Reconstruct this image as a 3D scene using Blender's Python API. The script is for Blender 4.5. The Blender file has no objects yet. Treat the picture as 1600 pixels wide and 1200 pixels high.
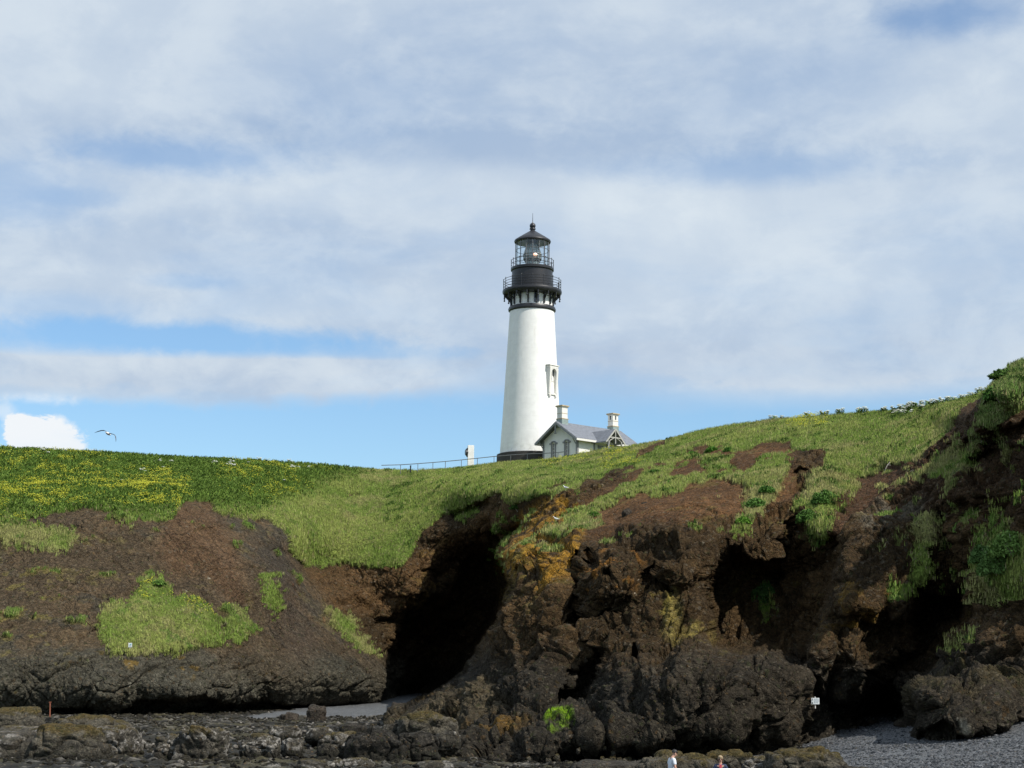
import bpy, bmesh, math, random
import numpy as np
from mathutils import Vector, Matrix
R = math.radians
rng = np.random.default_rng(7)
random.seed(7)
S = bpy.context.scene
COL = S.collection

# ------------------------------------------------------------ camera
F_PX, W_PX, H_PX = 2667.0, 1600.0, 1200.0
PITCH, ROLL = math.atan(450 / F_PX), R(0.55)
cam = bpy.data.objects.new('camera', bpy.data.cameras.new('camera'))
COL.objects.link(cam)
cam.data.sensor_width = 36.0
cam.data.lens = 36.0 * F_PX / W_PX
cam.data.clip_start, cam.data.clip_end = 0.5, 20000
CAM_ROT = Matrix.Rotation(math.pi / 2 + PITCH, 3, 'X') @ Matrix.Rotation(ROLL, 3, 'Z')
cam.rotation_euler = CAM_ROT.to_euler()
S.camera = cam
M3 = np.array(CAM_ROT)

def at(u, v, Y):
    """numpy: the world point at depth Y (metres north of the camera) seen at u, v"""
    u, v, Y = np.broadcast_arrays(np.asarray(u, float), np.asarray(v, float), np.asarray(Y, float))
    d = np.stack([(u - 800) / F_PX, (600 - v) / F_PX, -np.ones_like(u)], -1) @ M3.T
    return d * (Y / d[..., 1])[..., None]

def V(u, v, Y): return Vector(at(u, v, Y).tolist())

def proj(P):
    c = np.asarray(P) @ M3
    w = -c[..., 2]
    w = np.where(w < 0.1, 0.1, w)
    return 800 + F_PX * c[..., 0] / w, 600 - F_PX * c[..., 1] / w

# ------------------------------------------------------------ sky and sun
SUN_AZ, SUN_EL = R(57), R(49)          # from the back of the camera round to the right; elevation
sdir = Vector((math.sin(SUN_AZ) * math.cos(SUN_EL), -math.cos(SUN_AZ) * math.cos(SUN_EL), math.sin(SUN_EL)))
sun = bpy.data.objects.new('sun', bpy.data.lights.new('sun', 'SUN'))
COL.objects.link(sun)
sun.data.energy = 5.0
sun.data.angle = R(0.53)
sun.data.color = (1.0, 0.95, 0.87)
sun.rotation_euler = (-sdir).to_track_quat('-Z', 'Y').to_euler()
S.view_settings.view_transform = 'Standard'
S.view_settings.look = 'None'
S.view_settings.exposure = 0.0
S.view_settings.gamma = 1.0

world = bpy.data.worlds.new('World')
S.world = world
world.use_nodes = True

class NT:
    def __init__(s, tree): s.t = tree; s.n = tree.nodes; s.l = tree.links
    def put(s, sock, v):
        if isinstance(v, bpy.types.NodeSocket): s.l.new(v, sock)
        elif v is not None:
            if isinstance(v, (tuple, list)) and len(v) == 3 and sock.type == 'RGBA': v = (*v, 1)
            sock.default_value = v
    def math(s, op, a, b=None, c=None, clamp=False):
        n = s.n.new('ShaderNodeMath'); n.operation = op; n.use_clamp = clamp
        for i, x in enumerate((a, b, c)):
            if x is not None: s.put(n.inputs[i], x)
        return n.outputs[0]
    def vmath(s, op, a, b=None):
        n = s.n.new('ShaderNodeVectorMath'); n.operation = op
        s.put(n.inputs[0], a)
        if b is not None: s.put(n.inputs[1], b)
        return n.outputs['Value'] if op in ('LENGTH', 'DOT_PRODUCT') else n.outputs[0]
    def mix(s, f, a, b, mode='MIX'):
        n = s.n.new('ShaderNodeMix'); n.data_type = 'RGBA'; n.blend_type = mode
        s.put(n.inputs[0], f); s.put(n.inputs[6], a); s.put(n.inputs[7], b)
        return n.outputs[2]
    def ramp(s, f, lo, hi, a=0.0, b=1.0):
        n = s.n.new('ShaderNodeMapRange'); n.interpolation_type = 'SMOOTHSTEP'; n.clamp = True
        s.put(n.inputs[0], f); s.put(n.inputs[1], lo); s.put(n.inputs[2], hi); s.put(n.inputs[3], a); s.put(n.inputs[4], b)
        return n.outputs[0]
    def noise(s, vec, scale, detail=4, rough=0.5, dist=0.0):
        n = s.n.new('ShaderNodeTexNoise')
        if vec is not None: s.l.new(vec, n.inputs['Vector'])
        n.inputs['Scale'].default_value = scale; n.inputs['Detail'].default_value = detail
        n.inputs['Roughness'].default_value = rough; n.inputs['Distortion'].default_value = dist
        return n.outputs[0]
    def voronoi(s, vec, scale, feature='F1', out='Distance', rand=1.0):
        n = s.n.new('ShaderNodeTexVoronoi'); n.feature = feature
        if vec is not None: s.l.new(vec, n.inputs['Vector'])
        n.inputs['Scale'].default_value = scale; n.inputs['Randomness'].default_value = rand
        return n.outputs[out]
    def scale(s, vec, sc, loc=(0, 0, 0)):
        n = s.n.new('ShaderNodeMapping'); s.l.new(vec, n.inputs[0]); n.inputs['Scale'].default_value = sc; n.inputs['Location'].default_value = loc
        return n.outputs[0]

w = NT(world.node_tree)
w.n.clear()
tc = w.n.new('ShaderNodeTexCoord').outputs['Generated']
sky = w.n.new('ShaderNodeTexSky'); sky.sky_type = 'NISHITA'; sky.sun_disc = False
sky.sun_elevation = SUN_EL
sky.sun_rotation = math.atan2(sdir.x, sdir.y)
sky.altitude = 20; sky.air_density = 1.0; sky.dust_density = 0.6; sky.ozone_density = 1.6
nz_big = w.noise(w.scale(tc, (1.0, 1.0, 1.9)), 6.0, 6, 0.55, 0.3)
nz_mid = w.noise(w.scale(tc, (1.0, 1.0, 1.45), (3, 1, 2)), 14.0, 7, 0.58, 0.35)
nz_fine = w.noise(w.scale(tc, (1.0, 1.0, 1.6), (7, 5, 1)), 42.0, 6, 0.6, 0.3)
nz_str = w.noise(w.scale(tc, (1.0, 1.0, 2.8), (1, 9, 4)), 7.0, 7, 0.58, 0.4)
warp = w.math('MULTIPLY_ADD', w.math('SUBTRACT', nz_mid, 0.5), 0.085, w.math('MULTIPLY', w.math('SUBTRACT', nz_fine, 0.5), 0.08))

def blob(u, v, ru, rv, soft=0.6, wk=1.0):
    """smooth elliptical patch of sky round one direction"""
    c = V(u, v, 100).normalized()
    d = w.vmath('SUBTRACT', tc, tuple(c))
    d = w.vmath('MULTIPLY', d, (F_PX / ru, F_PX / ru, F_PX / rv))
    ln = w.vmath('LENGTH', d)
    k = w.math('MULTIPLY_ADD', warp, wk * 14.0, ln)
    return w.ramp(k, 1.0 + soft, 1.0 - soft, 0.0, 1.0)

# base cover: mostly cloud above, clear band low down
sep = w.n.new('ShaderNodeSeparateXYZ'); w.l.new(tc, sep.inputs[0])
elev = sep.outputs['Z']
def el(v): return V(800, v, 100).normalized().z
low = w.ramp(w.math('MULTIPLY_ADD', warp, 0.25, elev), el(640), el(560))
cover = w.math('MULTIPLY', low, 0.93)
def gap(cov, b, k):      # opens blue
    return w.math('MULTIPLY', cov, w.math('MULTIPLY_ADD', b, -k, 1.0))
def add(cov, b, k):      # adds cloud
    return w.math('ADD', cov, w.math('MULTIPLY', b, k), clamp=True)
for (u, v, ru, rv, so, k) in ((290, 243, 150, 26, .7, .62), (20, 300, 120, 45, .7, .35), (130, 310, 60, 14, .6, .2),
        (260, 528, 330, 24, .5, .97), (20, 525, 200, 28, .5, .6), (560, 548, 140, 14, .5, .45),
        (1190, 262, 210, 22, .8, .45), (1480, 20, 90, 30, .8, .6), (560, 150, 200, 60, .8, .15), (1450, 30, 60, 20, .6, .3),
        (900, 585, 140, 18, .8, .4), (1000, 640, 170, 40, .7, .6), (80, 480, 130, 20, .7, .3), (290, 440, 60, 10, .7, .3)):
    cover = gap(cover, blob(u, v, ru, rv, so), k)
for (u, v, ru, rv, so, k) in ((120, 592, 420, 33, .4, .8), (520, 588, 230, 26, .5, .62), (1250, 590, 380, 40, .7, .5),
        (72, 694, 76, 44, .10, 1.0), (38, 668, 30, 20, .3, 1.0), (95, 672, 30, 24, .3, 1.0), (5, 640, 18, 12, .7, .5)):
    cover = add(cover, blob(u, v, ru, rv, so, 1.6 if ru < 100 else 1.0), k)
cover = w.math('MULTIPLY', cover, w.ramp(nz_str, 0.25, 0.56, 0.74, 1.0), clamp=True)
# cloud brightness: bright and grey parts
br = w.math('MULTIPLY_ADD', w.math('SUBTRACT', nz_big, 0.5), 0.8, 0.62)
br = w.math('MULTIPLY_ADD', w.math('SUBTRACT', nz_mid, 0.5), 0.85, br)
br = w.math('MULTIPLY_ADD', w.math('SUBTRACT', nz_fine, 0.5), 0.26, br)
br = w.math('MULTIPLY_ADD', w.ramp(w.math('MULTIPLY_ADD', nz_fine, .35, nz_mid), .60, .78), 0.12, w.math('ADD', br, -.16))
for (u, v, ru, rv, so, k) in ((150, 60, 200, 90, .8, .22), (900, 40, 250, 60, .8, .14), (700, 225, 500, 28, .7, -.34),
        (330, 390, 260, 45, .7, -.16), (420, 350, 110, 22, .7, -.14), (560, 300, 260, 45, .8, .16), (1020, 330, 160, 60, .8, .30), (1250, 400, 300, 80, .8, .18), (650, 290, 140, 40, .8, .12), (1500, 120, 120, 60, .8, .2), (1300, 240, 400, 60, .8, .04), (700, 130, 260, 60, .9, -.10),
        (120, 598, 430, 26, .6, -.16), (640, 545, 260, 30, .8, -.14), (1200, 560, 420, 60, .8, -.14), (1130, 390, 70, 40, .7, -.12), (940, 400, 60, 40, .7, -.10),
        (1400, 370, 120, 16, .7, -.10), (40, 420, 140, 18, .7, .12), (70, 680, 95, 55, .3, .55), (1150, 110, 300, 60, .9, -.08)):
    br = w.math('MULTIPLY_ADD', blob(u, v, ru, rv, so), k, br)
br = w.math('MULTIPLY', br, 1.0, clamp=True)
cloud = w.mix(br, (2.8, 3.55, 4.65), (4.9, 5.4, 5.8))
cloud = w.mix(blob(70, 684, 105, 60, .3, .5), cloud, (5.9, 6.15, 6.4))
clear = w.mix(1.0, sky.outputs[0], (0.75, 0.91, 1.02), 'MULTIPLY')
clear_sky_boost = clear
final = w.mix(cover, clear, cloud)
bg = w.n.new('ShaderNodeBackground'); w.l.new(final, bg.inputs[0]); bg.inputs[1].default_value = 0.15
wo = w.n.new('ShaderNodeOutputWorld'); w.l.new(bg.outputs[0], wo.inputs[0])

# ------------------------------------------------------------ numpy noise
def _hash(ix, iy, iz, seed):
    h = (ix.astype(np.uint32) * np.uint32(374761393) + iy.astype(np.uint32) * np.uint32(668265263)
         + iz.astype(np.uint32) * np.uint32(2147483647) + np.uint32((seed * 974634777) & 0xffffffff))
    h ^= h >> np.uint32(13); h *= np.uint32(1274126177); h ^= h >> np.uint32(16)
    h *= np.uint32(2246822519); h ^= h >> np.uint32(15)
    return h
def _rnd(ix, iy, iz, seed): return _hash(ix, iy, iz, seed).astype(np.float32) * np.float32(1 / 4294967296.0)

def vnoise(P, seed=0):
    P = P.astype(np.float32); i = np.floor(P).astype(np.int64); f = P - i
    f = f * f * f * (f * (f * 6 - 15) + 10)
    out = 0
    for dx in (0, 1):
        for dy in (0, 1):
            for dz in (0, 1):
                wt = (f[:, 0] if dx else 1 - f[:, 0]) * (f[:, 1] if dy else 1 - f[:, 1]) * (f[:, 2] if dz else 1 - f[:, 2])
                out = out + wt * _rnd(i[:, 0] + dx, i[:, 1] + dy, i[:, 2] + dz, seed)
    return out * 2 - 1

def fbm(P, scale=1.0, octv=4, gain=0.5, seed=0):
    a, tot, out = 1.0, 0.0, 0
    c, s_ = math.cos(0.6), math.sin(0.6)
    rot = np.array([[c, -s_, 0], [s_, c, 0], [0, 0, 1]]) @ np.array([[1, 0, 0], [0, c, -s_], [0, s_, c]])
    Q = P * scale
    for o in range(octv):
        out = out + a * vnoise(Q, seed + o * 17); tot += a; a *= gain
        Q = (Q @ rot.T) * 2.03 + 11.3
    return out / tot

def voro(P, seed=0, jit=0.9):
    """F1, F2 distances, a random number of the nearest cell and a plane tilted at random inside it"""
    n = len(P); TL = np.empty(n, np.float32); F1 = np.empty(n, np.float32); F2 = np.empty(n, np.float32); ID = np.empty(n, np.float32)
    for s0 in range(0, n, 100000):
        Q = P[s0:s0 + 100000].astype(np.float32); i = np.floor(Q).astype(np.int64)
        f1 = np.full(len(Q), 9e9, np.float32); f2 = f1.copy(); idd = np.zeros(len(Q), np.float32); tl = idd.copy()
        for dx in (-1, 0, 1):
            for dy in (-1, 0, 1):
                for dz in (-1, 0, 1):
                    a, b, c = i[:, 0] + dx, i[:, 1] + dy, i[:, 2] + dz
                    h = _hash(a, b, c, seed)
                    rx = (h & np.uint32(1023)).astype(np.float32) / 1023
                    ry = ((h >> np.uint32(10)) & np.uint32(1023)).astype(np.float32) / 1023
                    rz = ((h >> np.uint32(20)) & np.uint32(1023)).astype(np.float32) / 1023
                    ex, ey, ez = a + .5 + (rx - .5) * jit - Q[:, 0], b + .5 + (ry - .5) * jit - Q[:, 1], c + .5 + (rz - .5) * jit - Q[:, 2]
                    d = ex ** 2 + ey ** 2 + ez ** 2
                    m = d < f1
                    f2 = np.where(m, f1, np.minimum(f2, d)); idd = np.where(m, (rx * 7.13 + ry * 3.7 + rz) % 1.0, idd); tl = np.where(m, ex * ((rx * 13.7) % 1 - .5) + ey * ((ry * 11.3) % 1 - .5) + ez * ((rz * 17.9) % 1 - .5), tl); f1 = np.where(m, d, f1)
        F1[s0:s0 + 100000] = np.sqrt(f1); F2[s0:s0 + 100000] = np.sqrt(f2); ID[s0:s0 + 100000] = idd; TL[s0:s0 + 100000] = tl
    return F1, F2, ID, TL

def sstep(x, a, b):
    t = np.clip((x - a) / (b - a), 0, 1); return t * t * (3 - 2 * t)

def sdist(u, v, poly):
    """signed distance to a polygon, positive inside"""
    p = np.array(poly, float); q = np.roll(p, -1, 0)
    x0, y0 = p.min(0) - 80; x1, y1 = p.max(0) + 80
    out = np.full(u.shape, -80.0)
    m = (u > x0) & (u < x1) & (v > y0) & (v < y1)
    U, Vv = u[m], v[m]
    d = np.full(U.shape, 1e18); ins = np.zeros(U.shape, bool)
    for (ax, ay), (bx, by) in zip(p, q):
        ex, ey = bx - ax, by - ay
        t = np.clip(((U - ax) * ex + (Vv - ay) * ey) / (ex * ex + ey * ey + 1e-9), 0, 1)
        d = np.minimum(d, (U - ax - ex * t) ** 2 + (Vv - ay - ey * t) ** 2)
        c = ((ay > Vv) != (by > Vv)) & (U < (bx - ax) * (Vv - ay) / ((by - ay) if by != ay else 1e-9) + ax)
        ins ^= c
    d = np.sqrt(d)
    out[m] = np.where(ins, d, -d)
    return np.clip(out, -80, 1e9)

def rbf_fit(pts, vs=1.5, c=25.0):
    a = np.array(pts, float); X = a[:, :2] * (1, vs); n = len(a)
    D = np.sqrt(((X[:, None] - X[None]) ** 2).sum(-1) + c * c)
    A = np.zeros((n + 1, n + 1)); A[:n, :n] = -D; A[:n, n] = 1; A[n, :n] = 1
    sol = np.linalg.solve(A + np.diag([1e-6] * n + [0]), np.append(a[:, 2], 0))
    def f(u, v):
        out = np.full(u.shape, sol[n]); v = v * vs
        for i in range(n): out -= sol[i] * np.sqrt((u - X[i, 0]) ** 2 + (v - X[i, 1]) ** 2 + c * c)
        return out
    return f

def pl(xs, pts):
    a = np.array(pts, float); return np.interp(xs, a[:, 0], a[:, 1])

# ------------------------------------------------------------ object helpers
def tag(o, label=None, cat=None, group=None, kind=None):
    for k, v in (('label', label), ('category', cat), ('group', group), ('kind', kind)):
        if v: o[k] = v
    return o

def link(name, me, mats=(), parent=None):
    o = bpy.data.objects.new(name, me); COL.objects.link(o)
    for m in (mats if isinstance(mats, (list, tuple)) else [mats]): me.materials.append(m)
    if parent: o.parent = parent
    return o

def np_mesh(name, verts, faces, smooth=True, attrs=None):
    """faces: (n,3) or (n,4) array; attrs: dict name -> (n,3) point colours"""
    me = bpy.data.meshes.new(name)
    verts = np.asarray(verts, np.float32); faces = np.asarray(faces, np.int32); k = faces.shape[1]
    me.vertices.add(len(verts)); me.vertices.foreach_set('co', verts.ravel())
    me.loops.add(faces.size); me.loops.foreach_set('vertex_index', faces.ravel())
    me.polygons.add(len(faces))
    me.polygons.foreach_set('loop_start', np.arange(0, faces.size, k, dtype=np.int32))
    me.polygons.foreach_set('loop_total', np.full(len(faces), k, np.int32))
    me.polygons.foreach_set('use_smooth', np.full(len(faces), smooth, bool))
    me.update(calc_edges=True)
    for nm, a in (attrs or {}).items():
        at_ = me.attributes.new(nm, 'FLOAT_COLOR', 'POINT')
        at_.data.foreach_set('color', np.concatenate([a, np.ones((len(a), 1))], 1).astype(np.float32).ravel())
    return me

def empty(name, loc=(0, 0, 0), rz=0.0):
    o = bpy.data.objects.new(name, None); COL.objects.link(o); o.location = loc; o.rotation_euler = (0, 0, rz)
    o.empty_display_size = 0.3
    return o

def copy_tree(o, parent=None):
    c = o.copy(); COL.objects.link(c)
    if parent: c.parent = parent
    for ch in o.children: copy_tree(ch, c)
    return c

def mat(name, color=(.5, .5, .5), rough=0.8, metal=0.0, var=0.12, vscale=3.0, bump=0.0, bscale=20.0, attr=None, spec=0.5, fn=None):
    m = bpy.data.materials.new(name); m.use_nodes = True
    t = NT(m.node_tree); b = t.n['Principled BSDF']
    co = t.n.new('ShaderNodeTexCoord').outputs['Object']
    if attr:
        a = t.n.new('ShaderNodeAttribute'); a.attribute_name = attr; base = a.outputs['Color']
    else:
        base = (*color, 1)
    nz = t.noise(co, vscale, 6, 0.6)
    f = t.ramp(nz, 0.25, 0.75, 1 - var, 1 + var)
    cc = t.n.new('ShaderNodeCombineColor')
    for i in range(3): t.l.new(f, cc.inputs[i])
    col = t.mix(1.0, base, cc.outputs[0], 'MULTIPLY')
    if fn: col = fn(t, co, col)
    t.put(b.inputs['Base Color'], col)
    b.inputs['Roughness'].default_value = rough; b.inputs['Metallic'].default_value = metal
    b.inputs['Specular IOR Level'].default_value = spec
    if bump:
        bn = t.n.new('ShaderNodeBump'); bn.inputs['Strength'].default_value = 1.0; bn.inputs['Distance'].default_value = bump
        t.l.new(t.noise(co, bscale, 6, 0.65), bn.inputs['Height']); t.l.new(bn.outputs[0], b.inputs['Normal'])
    return m

# ============================================================ THE HEADLAND
CREST = [(-400, 684), (-200, 690), (0, 697), (150, 704), (300, 713), (400, 717), (500, 723), (590, 729), (650, 731), (720, 726), (780, 719), (830, 715), (850, 714), (880, 711), (902, 706.5),
         (930, 700), (975, 694), (1000, 689.5), (1040, 683), (1100, 669), (1150, 661), (1200, 654), (1300, 646), (1400, 638), (1480, 627), (1520, 617), (1543, 608), (1556, 594), (1568, 578), (1580, 568), (1600, 559), (1640, 545), (1700, 530), (1900, 500)]
FOOT = [(-400, 1118), (0, 1114), (150, 1117), (300, 1114), (450, 1108), (560, 1100), (590, 1094), (603, 1100), (620, 1130), (660, 1152), (705, 1170), (720, 1200),
        (800, 1198), (850, 1192), (900, 1192), (1000, 1190), (1080, 1190), (1150, 1185), (1190, 1172), (1240, 1150), (1300, 1140), (1360, 1125), (1420, 1120), (1440, 1140), (1500, 1152), (1540, 1134), (1600, 1110), (1700, 1104), (1900, 1100)]
SHARED = [(850, 760, 152), (850, 712, 194), (780, 719, 198), (780, 750, 175), (900, 760, 148), (900, 708, 192), (950, 696, 188), (1000, 688, 184), (1000, 730, 157),
          (1040, 683, 182), (1100, 700, 160), (1100, 669, 177), (1200, 700, 148), (1200, 654, 170), (1300, 700, 142), (1300, 646, 164), (1400, 638, 157), (1400, 670, 144), (1480, 627, 148), (1540, 610, 140)]
LEFT_C = SHARED + [
    (-400, 1118, 128), (-400, 1000, 134), (-400, 900, 146), (-400, 800, 158), (-400, 684, 186), (-200, 1118, 131), (-200, 900, 145), (-200, 690, 188),
    (0, 1114, 133), (0, 1060, 132), (0, 1000, 136), (0, 900, 145), (0, 815, 153), (0, 760, 166), (0, 697, 191),
    (150, 1114, 135), (150, 1085, 132.5), (150, 1040, 134), (150, 950, 141), (150, 860, 149), (150, 795, 156), (150, 704, 192),
    (300, 1112, 141), (300, 1085, 137), (300, 1050, 139), (300, 1000, 142), (300, 900, 150), (300, 800, 159), (300, 760, 171), (300, 713, 194),
    (450, 1108, 150), (450, 1060, 147), (450, 1000, 152), (450, 900, 160), (450, 840, 168), (450, 780, 181), (450, 723, 197),
    (560, 1105, 160), (560, 1070, 156), (540, 1000, 161), (505, 930, 167), (480, 888, 173), (560, 888, 177), (560, 800, 188), (560, 728, 202),
    (600, 1100, 164), (598, 1070, 162), (575, 1000, 166), (600, 930, 174), (560, 960, 169), (640, 880, 174), (650, 800, 184), (650, 731, 204), (720, 726, 202),
    (650, 1090, 186), (650, 1000, 181), (650, 930, 173), (700, 1085, 188), (700, 1000, 186), (700, 900, 180), (700, 830, 176), (740, 795, 175), (720, 760, 180),
    (760, 1050, 186), (760, 950, 184), (760, 880, 183), (780, 830, 168), (820, 790, 156), (850, 1000, 180), (900, 850, 160)]
CENT_C = SHARED + [
    (600, 1130, 118), (640, 1100, 118), (660, 1150, 108), (720, 1200, 96), (700, 1100, 114), (700, 1060, 118), (740, 1050, 118), (750, 1000, 122), (750, 940, 128),
    (770, 880, 134), (800, 1198, 92), (800, 1140, 97), (800, 1090, 104), (800, 1040, 110), (800, 960, 117), (810, 900, 124), (820, 850, 132), (830, 800, 146), (870, 800, 140),
    (900, 1190, 93), (900, 1140, 94), (900, 1100, 100), (900, 1040, 104), (900, 950, 110), (900, 850, 121), (930, 790, 138),
    (1000, 1190, 93), (1000, 1155, 92), (1000, 1050, 97), (1010, 1015, 102), (1000, 940, 106), (1000, 850, 114), (1000, 780, 131),
    (1100, 1190, 93), (1100, 1150, 92.5), (1100, 1030, 96), (1100, 1010, 101), (1100, 950, 105), (1100, 850, 112), (1100, 780, 124), (1100, 730, 144),
    (1200, 1170, 95), (1200, 1030, 98), (1200, 1000, 103), (1200, 900, 111), (1200, 800, 119), (1200, 740, 132),
    (1300, 1140, 98), (1320, 1030, 97), (1320, 930, 99.5), (1300, 900, 105), (1300, 850, 110), (1300, 790, 117), (1300, 750, 124), (1340, 745, 130),
    (1400, 1120, 104), (1400, 1000, 102.5), (1400, 925, 102), (1400, 800, 111), (1400, 730, 124), (1440, 700, 126), (1480, 660, 130),
    (1440, 1135, 85.5), (1440, 1080, 85), (1500, 1152, 82), (1500, 1090, 84), (1500, 1030, 92), (1470, 1060, 92), (1500, 950, 102), (1500, 850, 101), (1500, 750, 104), (1500, 690, 113), (1520, 640, 120),
    (1545, 608, 122), (1556, 594, 116), (1568, 578, 112), (1600, 559, 108), (1560, 700, 104), (1560, 800, 98), (1560, 900, 92), (1560, 1000, 89), (1560, 1130, 82),
    (1600, 1118, 86), (1600, 1000, 87), (1600, 900, 89), (1600, 800, 90), (1600, 700, 94.5), (1600, 620, 101),
    (1750, 1110, 84), (1750, 900, 87), (1750, 700, 93), (1750, 520, 102), (1900, 1100, 84), (1900, 800, 89), (1900, 500, 100)]
CENTRAL = [(600, 1118), (612, 1104), (640, 1098), (690, 1078), (720, 1052), (748, 1010), (772, 975), (788, 945), (797, 912), (788, 885), (776, 866), (790, 848), (815, 825), (832, 805),
           (850, 790), (900, 760), (1000, 715), (1060, 690), (1100, 400), (2200, 400), (2200, 1400), (560, 1400)]
fL, fC = rbf_fit(LEFT_C), rbf_fit(CENT_C)

CARVE = [  # recess in metres, softness in px, outline
    (5.0, 14, [(600, 1100), (604, 1015), (640, 965), (680, 930), (715, 890), (740, 850), (770, 850), (785, 895), (775, 950), (745, 1010), (700, 1062), (650, 1090)]),
    (12.0, 11, [(1102, 925), (1118, 880), (1130, 848), (1160, 862), (1212, 864), (1226, 815), (1250, 800), (1275, 825), (1330, 845), (1318, 890), (1302, 920), (1280, 975), (1268, 1045), (1240, 1058), (1225, 1040), (1195, 1022), (1150, 1030), (1112, 1018)]),
    (5.0, 8, [(868, 1050), (893, 1020), (905, 985), (930, 1000), (932, 1035), (925, 1075), (902, 1098), (868, 1112), (862, 1090), (872, 1070)]),
    (3.6, 7, [(886, 980), (884, 910), (896, 862), (910, 860), (904, 900), (910, 940), (914, 985), (900, 1000)]),
    (2.6, 6, [(830, 905), (832, 880), (845, 870), (858, 880), (856, 902), (842, 912)]),
    (2.0, 5, [(815, 905), (812, 893), (822, 890), (828, 905)]),
    (2.6, 6, [(910, 960), (950, 950), (970, 958), (962, 968), (920, 975)]),
    (2.2, 5, [(988, 1045), (990, 1015), (998, 1005), (1004, 1030), (1002, 1048)]),
    (2.2, 5, [(1012, 900), (1014, 875), (1022, 870), (1032, 905), (1056, 925), (1050, 930), (1030, 918)]),
    (2.0, 5, [(915, 885), (914, 870), (924, 862), (928, 885)]),
    (2.0, 5, [(944, 912), (946, 900), (962, 900), (960, 915)]),
    (4.0, 7, [(875, 1196), (892, 1170), (935, 1160), (950, 1168), (1005, 1173), (1065, 1162), (1112, 1148), (1122, 1156), (1080, 1172), (1020, 1190), (960, 1200)]),
    (7.5, 16, [(1455, 800), (1480, 782), (1540, 775), (1600, 785), (1640, 800), (1560, 848), (1530, 900), (1520, 975), (1470, 1045), (1430, 1088), (1418, 1130), (1336, 1130), (1368, 1068), (1390, 1030), (1425, 1015), (1430, 915), (1455, 905)]),
    (3.0, 10, [(1500, 735), (1540, 700), (1620, 690), (1640, 730), (1580, 750), (1540, 770)]),
    (3.0, 8, [(1235, 745), (1270, 735), (1275, 760), (1255, 780), (1238, 770)]),
    (2.6, 6, [(990, 715), (1000, 702), (1035, 692), (1040, 697), (1012, 708), (994, 722)]),
    (1.6, 6, [(848, 765), (880, 752), (888, 757), (860, 770)]),
    (2.0, 6, [(700, 800), (715, 796), (745, 785), (768, 778), (770, 790), (735, 806), (712, 812)]),
    (3.5, 8, [(780, 870), (795, 835), (820, 815), (835, 822), (820, 845), (795, 862)]),
    (3.6, 5, [(168, 1118), (195, 1101), (240, 1090), (300, 1086), (345, 1092), (400, 1097), (460, 1098), (500, 1097), (520, 1104), (420, 1124), (200, 1130)]),
    (3.2, 5, [(-60, 1098), (0, 1094), (22, 1096), (35, 1104), (20, 1118), (-60, 1118)]),
    (2.4, 4, [(75, 1101), (110, 1100), (150, 1106), (140, 1120), (90, 1120)]),
    (2.6, 5, [(1440, 1142), (1470, 1133), (1510, 1128), (1560, 1118), (1600, 1101), (1640, 1094), (1640, 1110), (1560, 1134), (1500, 1160), (1450, 1160)]),
    (2.0, 6, [(1365, 740), (1378, 725), (1400, 722), (1405, 730), (1380, 745)]),
    (3.0, 8, [(1482, 665), (1500, 645), (1520, 640), (1515, 655), (1495, 670)]),
    (3.0, 9, [(1445, 720), (1470, 700), (1500, 690), (1540, 670), (1600, 655), (1650, 660), (1650, 700), (1600, 690), (1560, 700), (1530, 690), (1500, 730), (1460, 735)]),
]
BULGE = [  # swelling towards the sea
    (2.6, 26, [(1275, 985), (1290, 972), (1305, 975), (1312, 1000), (1302, 1030), (1285, 1090), (1272, 1085), (1270, 1020)]),
    (3.4, 30, [(1312, 1020), (1320, 985), (1345, 972), (1370, 985), (1376, 1010), (1370, 1060), (1345, 1110), (1305, 1130), (1296, 1080)]),
    (2.2, 22, [(1303, 930), (1330, 918), (1365, 925), (1378, 950), (1372, 975), (1340, 968), (1310, 972)]),
    (2.0, 18, [(1382, 935), (1415, 920), (1425, 950), (1415, 1010), (1390, 1020), (1380, 985)]),
    (2.2, 12, [(945, 1140), (952, 1085), (985, 1050), (1040, 1028), (1110, 1024), (1165, 1030), (1170, 1120), (1130, 1140), (1060, 1158), (1000, 1166), (952, 1162)]),
    (2.0, 14, [(1172, 1030), (1200, 1025), (1235, 1050), (1262, 1060), (1270, 1110), (1230, 1150), (1180, 1165)]),
    (2.4, 14, [(902, 1130), (942, 1128), (944, 1168), (906, 1162)]),
    (3.0, 22, [(802, 1195), (806, 1165), (830, 1142), (850, 1145), (898, 1150), (900, 1165), (880, 1175), (850, 1192)]),
    (3.0, 22, [(712, 1200), (716, 1170), (735, 1145), (780, 1130), (790, 1150), (752, 1180), (748, 1200)]),
    (2.0, 22, [(888, 880), (905, 845), (950, 835), (1000, 860), (1010, 900), (985, 940), (925, 950), (915, 920)]),
    (2.0, 20, [(1030, 860), (1080, 820), (1110, 850), (1105, 900), (1070, 925), (1035, 905)]),
    (1.6, 14, [(780, 840), (830, 825), (900, 812), (905, 840), (860, 862), (800, 880), (782, 865)]),
    (1.6, 10, [(820, 800), (870, 783), (872, 795), (840, 808), (815, 815)]),
    (1.5, 10, [(800, 905), (840, 868), (905, 845), (900, 870), (860, 900), (850, 935), (810, 930)]),
]
NU, NV, NB = 1480, 540, 26
ug = np.concatenate([np.linspace(-400, -30, 90, endpoint=False), np.linspace(-30, 1640, NU - 150), np.linspace(1642, 1900, 60)])
NU = len(ug)
tg = np.linspace(0, 1, NV)
CREST = [(a, b + float(np.interp(a, [400, 600, 1000, 1100], [2, 4.0, 4.5, 2]))) for a, b in CREST]
foot, crest = pl(ug, FOOT) + 26, pl(ug, CREST)
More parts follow.
